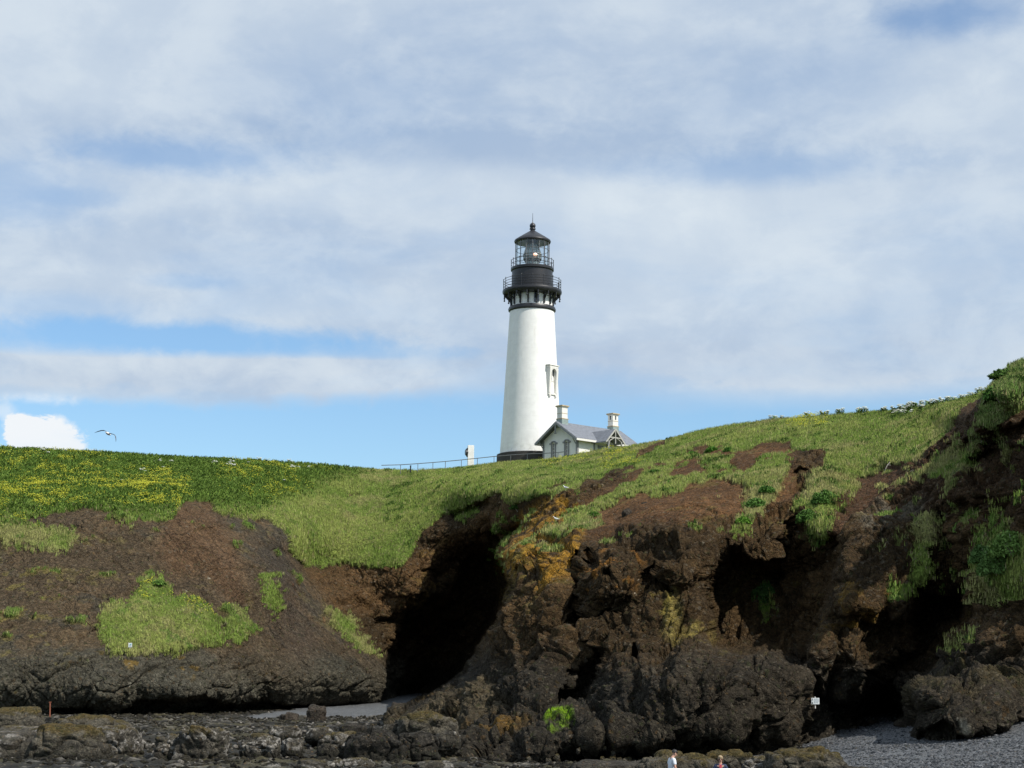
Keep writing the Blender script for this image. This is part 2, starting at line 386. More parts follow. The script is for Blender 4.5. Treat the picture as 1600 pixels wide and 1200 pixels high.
U = np.repeat(ug[None], NV, 0)
VV = foot[None] + (crest - foot)[None] * tg[:, None]
uf, vf = U.ravel(), VV.ravel()
P2 = np.stack([uf, vf, np.zeros_like(uf)], 1)
wu = uf + 13 * fbm(P2, 1 / 60, 4, 0.55, 3); wv = vf + 13 * fbm(P2, 1 / 60, 4, 0.55, 5)
wu2 = uf + 6 * fbm(P2, 1 / 18, 4, 0.6, 13); wv2 = vf + 6 * fbm(P2, 1 / 18, 4, 0.6, 15)
dL, dC = fL(uf, vf), fC(uf, vf)
cm = sstep(sdist(wu2, wv2, CENTRAL), -5, 7)
# away from the outline the signed distance is clipped; the mask is exact there all the same
Yd = dL + (dC - dL) * cm
edge_n = fbm(P2, 1 / 9, 3, .6, 19)
for dep, wid, poly in CARVE:
    top_ = min(q[1] for q in poly); tall_ = max(q[1] for q in poly) - top_
    fade_ = 1 if tall_ < 150 else .22 + .78 * sstep(vf, top_, top_ + .55 * tall_)
    Yd = Yd + fade_ * dep * sstep(sdist(0.5 * (wu + wu2), 0.5 * (wv + wv2), poly) + 2.5 * edge_n, -wid * 0.5, wid * 1.0)
for dep, wid, poly in BULGE:
    s_ = sstep(sdist(wu2, wv2, poly) + 2 * edge_n, -5, wid)
    Yd = Yd - 0.95 * dep * np.clip(s_, 0, 1) ** .8
PB = at(uf, vf, Yd)

def inside(poly, soft, uu=None, vv_=None):
    return sstep(sdist(wu if uu is None else uu, wv if vv_ is None else vv_, poly), -soft, soft)
# ---- where grass grows
GRASS = [
    [(-500, 818), (0, 820), (50, 813), (90, 800), (130, 794), (175, 800), (215, 812), (268, 812), (285, 785), (322, 781), (340, 806), (420, 815), (445, 835), (455, 870),
     (480, 889), (540, 880), (580, 888), (630, 884), (655, 838), (690, 806), (720, 800), (745, 782), (790, 772), (800, 790), (840, 775), (880, 772), (930, 752), (985, 726),
     (1000, 735), (1060, 712), (1085, 700), (1130, 700), (1150, 708), (1200, 694), (1232, 700), (1290, 712), (1285, 740), (1330, 748), (1370, 742), (1400, 722), (1440, 716), (1470, 690), (1500, 640), (1535, 618),
     (1553, 600), (1570, 560), (1600, 300), (-500, 300)],
    [(868, 838), (880, 818), (905, 795), (960, 765), (1010, 738), (1060, 718), (1085, 712), (1080, 730), (1020, 758), (975, 780), (930, 808), (905, 825), (885, 838)],
    [(1000, 772), (1040, 755), (1100, 742), (1140, 738), (1180, 745), (1130, 755), (1090, 760), (1060, 768), (1020, 780)],
    [(1100, 712), (1140, 718), (1150, 735), (1120, 738), (1098, 728)],
    [(1120, 765), (1170, 740), (1185, 722), (1225, 708), (1230, 735), (1222, 760), (1208, 790), (1190, 812), (1165, 812), (1165, 785), (1175, 765), (1150, 762), (1130, 775)],
    [(1262, 745), (1330, 745), (1342, 760), (1305, 800), (1285, 812), (1275, 800), (1240, 790), (1268, 770)],
    [(1270, 790), (1300, 780), (1300, 830), (1285, 855), (1272, 850)],
    [(223, 907), (255, 900), (268, 931), (315, 942), (341, 966), (349, 1005), (310, 1010), (262, 1023), (210, 1029), (173, 1026), (155, 987), (163, 950), (200, 945)],
    [(357, 945), (380, 952), (403, 982), (365, 1008), (350, 990)],
    [(1436, 812), (1456, 806), (1450, 850), (1443, 905), (1425, 908), (1430, 850)],
    [(1530, 885), (1545, 860), (1575, 845), (1660, 840), (1660, 940), (1600, 945), (1560, 948), (1545, 920)],
    [(1375, 935), (1400, 918), (1424, 912), (1424, 925), (1390, 942)],
    [(1545, 612), (1560, 575), (1600, 540), (1700, 500), (2000, 480), (2000, 640), (1700, 640), (1600, 640), (1575, 650), (1550, 668), (1530, 660), (1535, 635)],
    [(1470, 720), (1510, 705), (1530, 712), (1500, 735), (1470, 745), (1440, 740)],
    [(512, 955), (545, 965), (572, 1000), (590, 1022), (560, 1012), (530, 985)],
    [(405, 905), (422, 903), (440, 940), (430, 962), (410, 940)],
    [(55, 825), (120, 832), (105, 862), (60, 858), (-10, 845), (-20, 828)],
    [(170, 808), (205, 808), (208, 815), (175, 815)],
    [(1185, 935), (1200, 925), (1215, 960), (1200, 975), (1188, 960)],
    [(1500, 1030), (1520, 1010), (1545, 1000), (1545, 1020), (1510, 1040)],
    [(1150, 818), (1175, 812), (1170, 835), (1150, 838)],
    [(700, 795), (735, 790), (745, 805), (715, 812)],
]
grass = np.zeros_like(uf)
for gp in GRASS: 
    big_ = GRASS.index(gp) in (0, 12); e_ = 2.5 if big_ else 9.0
    gn_ = fbm(P2, 1 / 5, 4, .7, 18) * e_ * 2.1
    grass = np.maximum(grass, sstep(sdist(wu2, wv2, gp) + gn_, -3.0, 3.0))
nA = fbm(PB, 1 / 2.2, 5, 0.55, 21); nB = fbm(PB, 1 / 7.0, 4, 0.5, 22); nC = fbm(PB, 1 / 0.6, 4, 0.6, 23); nD = fbm(PB * (1, 1, 1), 1 / 1.1, 4, 0.6, 29)
# scattered clumps on the slopes
patchy = [([(880, 700), (1260, 690), (1240, 830), (900, 860), (860, 800)], 0.24), ([(-400, 815), (470, 815), (470, 1000), (300, 1030), (-400, 1060)], 0.42), ([(1370, 740), (1620, 700), (1620, 960), (1450, 940), (1370, 860)], 0.26),
          ([(1430, 700), (1600, 650), (1620, 820), (1420, 820)], 0.2), ([(780, 790), (900, 800), (860, 900), (760, 900)], 0.2)]
for poly, th in patchy:
    grass = np.maximum(grass, inside(poly, 10) * sstep(nA * 0.7 + nD * 0.55, th, th + 0.08) * 0.9)
grass_bare = [[(900, 790), (930, 765), (975, 745), (1000, 738), (1005, 746), (970, 765), (935, 785), (915, 800)], [(1042, 742), (1060, 725), (1085, 720), (1092, 735), (1080, 745), (1055, 750)],
    [(940, 806), (1000, 775), (1040, 778), (1080, 760), (1120, 752), (1165, 764), (1150, 785), (1165, 815), (1100, 824), (1000, 824), (940, 826)], [(1190, 815), (1225, 765), (1238, 735), (1262, 708), (1288, 713), (1268, 745), (1244, 790), (1215, 822)],
    [(1135, 724), (1165, 707), (1200, 699), (1235, 695), (1240, 706), (1190, 714), (1170, 735), (1150, 742)], [(880, 770), (910, 755), (960, 738), (965, 744), (920, 762), (885, 778)]]
for poly in grass_bare: grass *= 1 - .96 * inside(poly, 5, wu2, wv2) * sstep(nD + nA, -.75, -.35)
# bare patches inside the meadow
for poly in ([(990, 722), (996, 704), (1030, 692), (1042, 690), (1040, 697), (1012, 712)], [(846, 767), (880, 752), (888, 757), (860, 770)], [(1235, 740), (1275, 712), (1290, 716), (1262, 760), (1240, 790), (1225, 800)],
             [(1092, 704), (1122, 700), (1120, 710), (1098, 712)], [(1150, 706), (1205, 692), (1240, 690), (1215, 706), (1170, 716)], [(545, 775), (560, 774), (562, 778), (545, 779)]):
    grass *= 1 - inside(poly, 3, wu2, wv2)
seaweed = inside([(853, 1130), (875, 1126), (903, 1128), (902, 1138), (880, 1144), (856, 1147)], 3, wu2, wv2)
# ---- rock form
left_zone = 1 - cm
rough = np.where(cm > 0.5, 1.0, 0.30 + 0.45 * sstep(vf, 1010, 1060))
rough = np.maximum(rough, inside([(480, 895), (600, 885), (655, 835), (760, 800), (800, 850), (760, 1000), (700, 1100), (600, 1100), (600, 1020)], 12))
soil_c = inside([(900, 812), (930, 778), (1000, 740), (1090, 705), (1240, 690), (1245, 790), (1180, 815), (1110, 812), (1010, 815), (950, 835), (910, 850)], 12)
soil_r = inside([(1290, 850), (1340, 750), (1400, 725), (1420, 735), (1370, 800), (1330, 840)], 10)
rough *= 1 - 0.72 * np.maximum(soil_c, soil_r)
rock = 1 - grass
PB_full = PB; PB = PB * (1, .5, 1)
Q = PB + 1.0 * np.stack([fbm(PB, 1 / 3.0, 3, .5, 31), fbm(PB, 1 / 3.0, 3, .5, 32), fbm(PB, 1 / 3.0, 3, .5, 33)], 1)
ca_, sa_ = math.cos(R(38)), math.sin(R(38))
DG = np.array([[ca_, 0, -sa_], [0, 1, 0], [sa_, 0, ca_]])
Qd = Q @ DG                      # x now runs up to the right along the ridges
f1, f2, i1, t1 = voro(Qd * (1 / 6.2, 1 / 3.6, 1 / 2.7), 41)
g1, g2, i2, t2 = voro(Qd * (1 / 2.1, 1 / 1.5, 1 / 1.05), 42)
h1, h2, i3, t3 = voro((Q + 0.2 * nC[:, None]) * (1 / 0.52, 1 / 0.6, 1 / 0.55), 43)
pil = lambda a, b: np.clip(1 - a * a * 1.6, -0.3, 1)
crackm = 0.35 + 0.65 * sstep(fbm(PB, 1 / 5.0, 2, .5, 44), -0.25, 0.35)
k1, k2, i4, t4 = voro((PB @ np.array([[.8, .6, 0], [-.6, .8, 0], [0, 0, 1.]]) + 0.7 * np.stack([nA, nD, nB], 1)) * (1 / 2.1, 1 / 2.1, 1 / 3.4), 47)
disp = 0.16 * pil(f1, f2) + 0.40 * (i1 - .5) + 1.0 * t1 - 0.60 * np.exp(-(f2 - f1) / 0.035) * crackm
disp += 0.04 * pil(g1, g2) + 0.12 * (i2 - .5) + 0.38 * t2 - 0.22 * np.exp(-(g2 - g1) / 0.05) * crackm
disp += 0.20 * (i4 - .5) + 0.5 * t4 - 0.24 * np.exp(-(k2 - k1) / 0.03) * crackm
disp += 0.02 * pil(h1, h2) + 0.06 * (i3 - .5) + 0.22 * t3 - 0.05 * np.exp(-(h2 - h1) / 0.08)
ridg = 1 - np.abs(fbm(PB + .5 * nC[:, None], 1 / 1.6, 5, .6, 48)) * 2.4
disp += 0.5 * nB + 0.45 * (1 - np.abs(fbm((PB @ DG) * (.35, 1, 1), 1 / 3.4, 4, .5, 49)) * 3.0) * cm + 0.2 * nA + 0.10 * nC + 0.13 * ridg + 0.07 * fbm(PB, 4.5, 3, .65, 45)
rib = 1 - np.abs(fbm(PB * (1, .4, .20) + .25 * nD[:, None] * (1, 0, 0), 1 / 1.7, 3, .5, 97)) * 3.2
disp += .42 * rib * cm * sstep(vf, 780, 850)
disp *= rough
PB = PB_full
gdisp = 0.5 * nB + 0.22 * nA + 0.12 * nD + 0.06 * nC
disp = disp * rock + gdisp * grass
disp += 0.28 * sstep(grass, 0.3, 0.8)                     # turf stands proud of the bare ground
fade = sstep(np.repeat(tg[:, None], NU, 1).ravel(), 1.0, 0.95)
disp = disp * (0.06 + 0.94 * fade)
def blur(A, k, ax):
    c = np.cumsum(np.concatenate([np.repeat(A.take([0], ax), k + 1, ax), A, np.repeat(A.take([-1], ax), k, ax)], ax), ax)
    n = A.shape[ax]; return (c.take(range(2 * k + 1, 2 * k + 1 + n), ax) - c.take(range(0, n), ax)) / (2 * k + 1)
G = PB.reshape(NV, NU, 3)
for _ in range(2): G = blur(blur(G, 9, 0), 9, 1)
du = np.gradient(G, axis=1); dv = np.gradient(G, axis=0)
N = np.cross(du, dv); N /= np.linalg.norm(N, axis=-1, keepdims=True) + 1e-9
N = N.reshape(-1, 3)
N *= np.where((N * -PB).sum(1) < 0, -1, 1)[:, None]
vdir = PB / np.linalg.norm(PB, axis=1)[:, None]
facing = np.abs((N * vdir).sum(1))
disp *= .30 + .70 * sstep(facing, .03, .20)
PH = PB + N * disp[:, None]
# ---- what the surface is made of (albedo)
def C(*a): return np.array(a, float)
def lerp(a, b, t): return a + (b - a) * np.clip(t, 0, 1)[:, None]
n1 = (nA + 1) / 2; n3 = (nC + 1) / 2
alb = lerp(C(.038, .027, .016), C(.074, .050, .028), sstep(nB + nA * .6, -0.5, 0.5))
alb = lerp(alb, C(.027, .0268, .0262), sstep(vf + 45 * nB, 1000, 1060) * 0.85)
alb = lerp(alb, C(.030, .029, .027), sstep(vf + 20 * nA, 1085, 1150) * 0.4 * cm)
alb = alb * (0.86 + 0.28 * i2[:, None]) * (0.9 + 0.2 * i3[:, None])
# left slope: brown scree, rusty gully, grey toe
lc = lerp(C(.066, .050, .036), C(.098, .070, .046), sstep(nB + nC * .4, -0.4, 0.4))
lc = lerp(lc, C(.050, .046, .040), sstep(nA + nB, 0.0, 0.35) * .8)
lc = lerp(lc, C(.125, .105, .050), sstep(nA * .8 + nD * .6 - .1 * nB, 0.18, 0.42) * sstep(vf, 1040, 1000) * .6)
lc = lerp(lc, C(.115, .085, .055), sstep(nC + nD * .5, .3, .5) * .5)
lc = lerp(lc, C(.098, .060, .038), inside([(270, 790), (330, 790), (370, 850), (390, 940), (360, 940), (320, 900), (270, 900), (240, 850)], 16) * .8)
lc = lerp(lc, C(.055, .042, .036), inside([(400, 850), (440, 850), (500, 1000), (560, 1060), (480, 1080), (430, 980)], 22) * .7)
lc = lerp(lc, C(.115, .050, .026), sstep(nD + nC * .5, 0.42, 0.62) * inside([(430, 850), (500, 880), (530, 960), (480, 980), (440, 930)], 14) * .8)
lc = lerp(lc, C(.064, .061, .053), sstep(vf + 45 * nB + 18 * nA, 985, 1080))
lc = lerp(lc, C(.076, .075, .068), sstep(vf + 20 * nB, 1060, 1085) * sstep(nA, -.1, .4) * .7)
lc = lerp(lc, C(.030, .030, .027), sstep(vf + 10 * nB, 1096, 1112) * .8)
lc = lerp(lc, C(.13, .11, .038), sstep(nD + .7 * nA, 0.28, 0.5) * sstep(vf, 830, 860) * sstep(uf, 150, 60) * .55)
lc = lerp(lc, C(.15, .10, .030), sstep(nD, 0.22, 0.45) * inside([(150, 1020), (420, 1015), (420, 1050), (330, 1060), (170, 1050)], 12) * .85)
st = fbm(np.stack([(uf * .72 + vf * .69) * .16, (uf * -.69 + vf * .72) * 1.0, 0 * uf], 1), 1 / 16, 4, .6, 57)
lc = lc * (1 + .55 * st[:, None] * sstep(uf, 180, 380)[:, None])
lc = lerp(lc, C(.035, .032, .030), sstep(st, .12, .4) * sstep(uf, 300, 420) * .6)
lz = left_zone * sstep(uf, 640, 600) * (1 - inside([(470, 885), (640, 870), (660, 1000), (600, 1040), (570, 1000), (530, 960)], 10))
alb = lerp(alb, lc, lz)
alb = lerp(alb, C(.115, .072, .040), inside([(475, 890), (640, 870), (800, 780), (790, 830), (690, 900), (620, 960), (560, 960), (500, 940)], 10) * (0.5 + .4 * nA))
alb = lerp(alb, C(.150, .105, .040), sstep(nD + .4 * nA, 0.2, 0.4) * inside([(560, 900), (700, 840), (700, 900), (660, 960), (600, 960)], 14) * .6)
soilc = lerp(C(.080, .046, .026), C(.120, .068, .037), sstep(nA + nB, -.4, .4))
alb = lerp(alb, soilc, soil_c * .9)
alb = lerp(alb, C(.070, .040, .026), soil_r * .85)
alb = lerp(alb, C(.055, .034, .022), inside([(1400, 720), (1480, 660), (1540, 600), (1700, 600), (1700, 800), (1400, 800)], 16) * .6)
# lichens
lo = inside([(770, 890), (800, 850), (815, 800), (845, 782), (880, 780), (908, 800), (915, 830), (908, 858), (890, 900), (870, 935), (850, 935), (850, 880), (800, 905)], 9)
alb = lerp(alb, lerp(C(.22, .115, .018), C(.26, .165, .030), n3), lo * sstep(nD + .6 * nA, -.42, .0) * .92)
alb = lerp(alb, C(.17, .14, .035), inside([(780, 940), (790, 890), (850, 850), (900, 830), (860, 880), (820, 930)], 10) * sstep(nC + nA, -.1, .3) * .5)
alb = lerp(alb, C(.19, .095, .024), inside([(900, 880), (1010, 845), (1010, 900), (940, 940), (905, 935)], 12) * sstep(nD, .18, .36) * .7)
ly = inside([(1020, 930), (1060, 920), (1070, 970), (1105, 975), (1108, 1015), (1060, 1018), (1040, 1000)], 8)
alb = lerp(alb, lerp(C(.20, .165, .030), C(.13, .12, .07), n1), ly * sstep(nD, -.35, .05) * .95)
alb = lerp(alb, C(.155, .100, .026), inside([(1275, 985), (1305, 925), (1375, 915), (1380, 960), (1340, 975), (1290, 985)], 9) * sstep(nD + nA * .5, -.1, .25) * .8)
alb = lerp(alb, C(.12, .115, .105), inside([(1345, 830), (1390, 790), (1440, 780), (1430, 830), (1370, 850)], 10) * sstep(i3, .45, .6) * .7)
alb = lerp(alb, C(.115, .10, .035), sstep(nD + nB, 0.5, 0.72) * cm * sstep(vf, 1130, 1000) * .5)
alb = lerp(alb, C(.12, .075, .022), sstep(nA, .05, .3) * inside([(620, 1100), (700, 1075), (720, 1110), (790, 1120), (830, 1135), (740, 1150), (690, 1120)], 9) * .8)
alb = lerp(alb, C(.115, .098, .068), inside([(610, 1125), (660, 1105), (760, 1060), (800, 1100), (700, 1150), (720, 1200), (620, 1200)], 10) * (.45 + .4 * nA))
alb = lerp(alb, C(.35, .34, .32), sstep(nC + .4 * nD, .62, .72) * sstep(i3, .72, .8) * .55 * (1 - soil_c))
# grass colours
dark_meadow = inside([(-400, 600), (600, 700), (575, 732), (530, 745), (470, 770), (380, 800), (300, 800), (150, 815), (-400, 830)], 22)
gcol = lerp(C(.110, .150, .034), C(.165, .185, .055), sstep(nB + nA * .8 + nD * .3, -.5, .5))
gcol = lerp(gcol, C(.200, .180, .085), sstep(nA * .8 + fbm(PB, 1 / 12., 3, .5, 51), .0, .5) * .75)
gcol = lerp(gcol, C(.060, .115, .018), sstep(nD + nA * .5, .3, .5) * .75)
gcol = lerp(gcol, lerp(C(.050, .088, .014), C(.080, .125, .020), sstep(nA + nC * .5, -.4, .4)), dark_meadow)
gcol = lerp(gcol, C(.085, .110, .040), inside([(1545, 612), (1600, 540), (2000, 480), (2000, 700), (1500, 700), (1525, 650)], 8) * .7)
alb = lerp(alb, gcol, sstep(grass, .25, .6))
alb = lerp(alb, C(.115, .225, .012), seaweed * sstep(nC + nD, -.5, .2))
alb *= (0.90 + 0.20 * (fbm(PB, 5.0, 2, .6, 52)[:, None] + .5))
alb = alb * lerp(lerp(C(1.40, 1.28, 1.04), C(1.36, 1.32, 1.14), lz), C(1.36, 1.42, 1.20), sstep(grass, .3, .6))
alb = np.clip(alb, .006, .6)

# ---- the plateau behind the crest
cr = PH.reshape(NV, NU, 3)[-1]
brows, bal = [], []
for k in range(1, NB + 1):
    dy = 0.35 * k ** 2.05
    row = cr.copy()
    row[:, 0] *= 1 + dy / row[:, 1] * 0.6
    row[:, 1] += dy
    row[:, 2] += -0.012 * dy - 0.05 * min(k, 6)
    brows.append(row); bal.append(alb.reshape(NV, NU, 3)[-1])
allP = np.concatenate([PH] + brows); allA = np.concatenate([alb] + bal)
NR = NV + NB
ii = (np.arange(NR - 1)[:, None] * NU + np.arange(NU - 1)[None]).ravel()
faces = np.stack([ii, ii + 1, ii + NU + 1, ii + NU], 1)

def specks(t, co, col, sc, k):
    """small stones, lichen spots and pits, each its own colour"""
    v = t.n.new('ShaderNodeTexVoronoi'); t.l.new(co, v.inputs['Vector']); v.inputs['Scale'].default_value = sc
    sp = t.n.new('ShaderNodeSeparateColor'); t.l.new(v.outputs['Color'], sp.inputs[0])
    core = t.ramp(v.outputs['Distance'], .62, .30)
    col = t.mix(1.0, col, t.mix(sp.outputs[2], (1 - .45 * k,) * 3, (1 + .45 * k,) * 3), 'MULTIPLY')
    col = t.mix(t.math('MULTIPLY', core, t.ramp(sp.outputs[0], .90, .96, 0, k)), col, (.17, .145, .105))
    col = t.mix(t.math('MULTIPLY', core, t.ramp(sp.outputs[1], .93, .97, 0, .8 * k)), col, (.13, .075, .028))
    col = t.mix(t.math('MULTIPLY', core, t.ramp(sp.outputs[0], .10, .04, 0, .9 * k)), col, (.045, .055, .020))
    return col

def head_fn(t, co, col):
    """fractures and grit finer than the mesh"""
    nt = t.n.new('ShaderNodeTexNoise'); t.l.new(co, nt.inputs[0]); nt.inputs['Scale'].default_value = .9; nt.inputs['Detail'].default_value = 5
    wq = t.vmath('ADD', co, t.vmath('MULTIPLY', t.vmath('SUBTRACT', nt.outputs['Color'], (.5, .5, .5)), (2.2, 2.2, 2.2)))
    cm_ = t.ramp(t.noise(co, .35, 3, .5), .42, .6)
    e1 = t.math('MULTIPLY', t.ramp(t.voronoi(t.scale(wq, (1, 1, .7)), .55, 'DISTANCE_TO_EDGE'), 0, .07), cm_)
    e2 = t.ramp(t.voronoi(t.scale(wq, (1, 1, .8)), 1.5, 'DISTANCE_TO_EDGE'), 0, .09)
    grit = t.noise(co, 2.3, 8, .72)
    hgt = t.math('ADD', t.math('MULTIPLY', e1, .34), t.math('ADD', t.math('MULTIPLY', e2, .085), t.math('MULTIPLY', grit, .66)))
    bn = t.n.new('ShaderNodeBump'); bn.inputs['Strength'].default_value = 1.0; bn.inputs['Distance'].default_value = 1.0
    t.l.new(hgt, bn.inputs['Height']); t.l.new(bn.outputs[0], t.n['Principled BSDF'].inputs['Normal'])
    g2 = t.noise(co, 5.0, 6, .75)
    col = t.mix(1.0, col, t.mix(t.ramp(g2, .32, .68), (.62, .63, .65), (1.40, 1.38, 1.34)), 'MULTIPLY')
    col = specks(t, co, col, 3.2, .5)
    return specks(t, co, col, 7.5, .6)

def rock_fn(t, co, col):
    fine = t.noise(co, 9.0, 5, 0.7)
    col = t.mix(1.0, col, t.mix(t.ramp(fine, .3, .7), (.70, .70, .70), (1.3, 1.28, 1.26)), 'MULTIPLY')
    return specks(t, co, col, 8.0, .5)
m_head = mat('headland', rough=0.95, var=0.16, vscale=2.2, attr='albedo', spec=0.12, fn=head_fn)
head = link('cliff_terrain', np_mesh('cliff_terrain', allP, faces, True, {'albedo': allA}), m_head)
tag(head, 'brown basalt cliff under a green grassy headland', kind='structure')

# ============================================================ THE SHORE
SH = [(-400, 1114, 128), (-400, 1200, 74), (0, 1200, 75), (0, 1150, 100), (0, 1114, 134), (150, 1116, 136), (300, 1113, 143), (300, 1150, 100), (300, 1200, 76), (450, 1106, 152), (560, 1098, 162),
      (600, 1091, 172), (650, 1084, 186), (720, 1082, 190), (500, 1126, 130), (620, 1119, 138), (550, 1140, 112), (700, 1200, 77), (600, 1200, 76), (850, 1193, 92), (1000, 1200, 78), (1000, 1190, 92), (1100, 1188, 93),
      (1190, 1172, 96), (1240, 1150, 99), (1250, 1200, 76), (1300, 1140, 101), (1360, 1124, 105), (1420, 1118, 106), (1440, 1140, 88), (1430, 1200, 70), (1500, 1150, 84), (1540, 1135, 85), (1600, 1109, 88),
      (1600, 1200, 62), (1750, 1103, 87), (1750, 1200, 58), (1400, 1170, 80), (1300, 1190, 78)]
sp = np.array(SH, float); SP = at(sp[:, 0], sp[:, 1], sp[:, 2])
extra = np.array([(-60, 30, -5.2), (0, 30, -5.1), (40, 30, -4.4), (-60, 55, -4.7), (0, 58, -4.62), (30, 50, -4.2), (60, 60, -2.9), (5, 60, -4.5), (-90, 130, -3.6), (90, 90, -1.8), (0, 200, -3.0), (60, 160, -2.5), (-80, 200, -3.4)])
SP = np.concatenate([SP, extra])
zf = rbf_fit([(p[0], p[1], p[2]) for p in SP], vs=1.0, c=4.0)
def axis(a, b, n, far):
    core = np.linspace(a, b, n); s1 = a - np.geomspace(2, a - far[0], 24)[::-1]; s2 = b + np.geomspace(2, far[1] - b, 24)
    return np.concatenate([s1, core, s2])
gx = axis(-52, 56, 620, (-4000, 4000)); gy = axis(58, 192, 820, (-3000, 9000))
GX, GY = np.meshgrid(gx, gy); GXf, GYf = GX.ravel(), GY.ravel()
core_m = sstep(np.maximum(np.maximum(-62 - GXf, GXf - 66), np.maximum(20 - GYf, GYf - 200)), 60, 0)
gz = zf(np.clip(GXf, -90, 100), np.clip(GYf, 20, 220)); gz = gz * core_m + -5.0 * (1 - core_m)
PG = np.stack([GXf, GYf, gz], 1)
gu, gv = proj(PG)
Pw = PG * (1, 1, 0)
a1 = fbm(Pw, 1 / 3.0, 4, .5, 61); a2 = fbm(Pw, 1 / 0.9, 4, .6, 62)
wgu, wgv = gu + 10 * a1, gv + 3 * a2
RIGHT_G = [(1150, 1185), (1215, 1160), (1260, 1143), (1350, 1120), (1440, 1095), (1700, 1090), (4000, 1090), (4000, 1600), (1500, 1600), (1340, 1215), (1310, 1190), (1262, 1168), (1230, 1166), (1180, 1185)]
LEFT_G = [(385, 1119), (440, 1112), (500, 1100), (560, 1080), (600, 1080), (760, 1080), (760, 1098), (650, 1106), (628, 1112), (600, 1120), (548, 1121), (470, 1119), (400, 1124)]
grav = np.maximum(sstep(sdist(wgu, wgv, RIGHT_G), -2.5, 2.5) + (gu > 1700) * (gv > 1100), sstep(sdist(wgu, wgv, LEFT_G), -1.5, 1.5)); grav = np.clip(grav, 0, 1)
b1, b2, bi, bt = voro(Pw * (1 / 0.75, 1 / 0.75, 1) + a2[:, None] * .3, 63); c1, c2, ci, ct = voro(Pw * (1 / .28, 1 / .28, 1), 64)
tide = (0.16 * a1 + 0.15 * a2 + 0.20 * np.clip(1 - b1 * 1.6, -.2, 1) * (bi > .45) + 0.07 * np.clip(1 - c1 * 1.5, 0, 1)) * 1.0
gdz = tide * (1 - grav) * core_m + grav * (0.035 * a2 + 0.03 * np.clip(1 - c1 * 1.4, 0, 1))
PG[:, 2] += gdz - 0.05 * (1 - grav)
ta = lerp(C(.008, .0075, .006), C(.019, .017, .011), sstep(a1 + a2, -.4, .4))
ta = lerp(ta, C(.050, .042, .012), sstep(a1, .12, .35) * sstep(a2, -.1, .2) * .6)
barn = sstep(bi, .78, .82) * sstep(b1, .42, .30) * (.4 + .6 * (ci > .5)) + sstep(fbm(Pw * (.35, 1, 1), 1 / 1.2, 3, .6, 66), .22, .34) * (ci > .52) * .9
ta = lerp(ta, C(.20, .185, .16), np.clip(barn, 0, 1) * .5)
ga = lerp(C(.065, .070, .076), C(.13, .137, .145), ci); ga = lerp(ga, C(.082, .087, .093), np.full(len(ci), .45))
ga = ga * (1.0 + .12 * a1[:, None])
GA = lerp(ta, ga, grav)
m_shore = mat('shore', rough=0.75, var=0.15, vscale=4.0, bump=0.05, bscale=9.0, attr='albedo', spec=0.3, fn=rock_fn)
gn = len(gx); ii = (np.arange(len(gy) - 1)[:, None] * gn + np.arange(gn - 1)[None]).ravel()
ground = link('ground', np_mesh('ground', PG, np.stack([ii, ii + 1, ii + gn + 1, ii + gn], 1), True, {'albedo': GA}), m_shore)
tag(ground, 'dark tidal flat and grey pebble beach', kind='structure')

# ============================================================ MATERIALS
def stain(t, co, col):
    sep = t.n.new('ShaderNodeSeparateXYZ'); t.l.new(co, sep.inputs[0])
    streak = t.noise(t.scale(co, (1, 1, .12)), 2.6, 6, .65)
    spots = t.noise(co, 1.3, 7, .7)
    col = t.mix(t.ramp(streak, .50, .78, 0, .24), col, (.62, .60, .54))
    col = t.mix(t.ramp(spots, .64, .78, 0, .14), col, (.55, .50, .42))
    saw = t.math('FRACT', t.math('MULTIPLY', sep.outputs[2], 1.9))
    line = t.math('MULTIPLY', t.ramp(saw, .06, .0), t.ramp(t.noise(co, 1.1, 4, .6), .42, .62))
    col = t.mix(t.math('MULTIPLY', line, .28), col, (.45, .43, .38))
    rust = t.math('MULTIPLY', t.ramp(sep.outputs[2], 10.5, 18.3), t.ramp(t.noise(t.scale(co, (1, 1, .08)), 3.2, 5, .65), .56, .72))
    col = t.mix(t.math('MULTIPLY', rust, .30), col, (.42, .33, .22))
    base = t.math('MULTIPLY', t.ramp(sep.outputs[2], 2.6, .4), t.ramp(t.noise(co, 1.8, 6, .7), .4, .65))
    col = t.mix(t.math('MULTIPLY', base, .35), col, (.42, .42, .36))
    return col
M = {}
M['white'] = mat('white_paint', (.84, .83, .80), .6, var=.05, vscale=1.2, bump=.012, bscale=6, fn=stain)
M['trim_white'] = mat('trim_white', (.74, .72, .67), .55, var=.06, vscale=4)
def rusty(t, co, col): return t.mix(t.ramp(t.noise(co, 2.4, 6, .7), .60, .76, 0, .5), col, (.075, .055, .040))
M['black'] = mat('black_iron', (.022, .022, .026), .42, var=.2, vscale=2, fn=rusty, bump=.005, bscale=12)
M['roof'] = mat('grey_roof', (.155, .168, .195), .8, var=.22, vscale=3, bump=.01, bscale=14)
M['porch_trim'] = mat('porch_trim', (.42, .41, .38), .7, var=.1)
M['gtrim'] = mat('grey_trim', (.24, .245, .25), .65, var=.12)
M['wall'] = mat('wall_plaster', (.76, .75, .71), .8, var=.07, vscale=1.3, bump=.01, bscale=8)
M['flash'] = mat('green_flashing', (.25, .31, .29), .6, var=.2, vscale=5)
M['cap'] = mat('sandstone_cap', (.42, .34, .22), .85, var=.2, vscale=6)
M['conc'] = mat('dark_plinth', (.040, .036, .034), .85, var=.2, vscale=2)
M['steel'] = mat('weathered_steel', (.17, .17, .175), .5, metal=.5, var=.2)
M['darkglass'] = mat('window_glass', (.03, .04, .055), .12, spec=.9, var=.1)
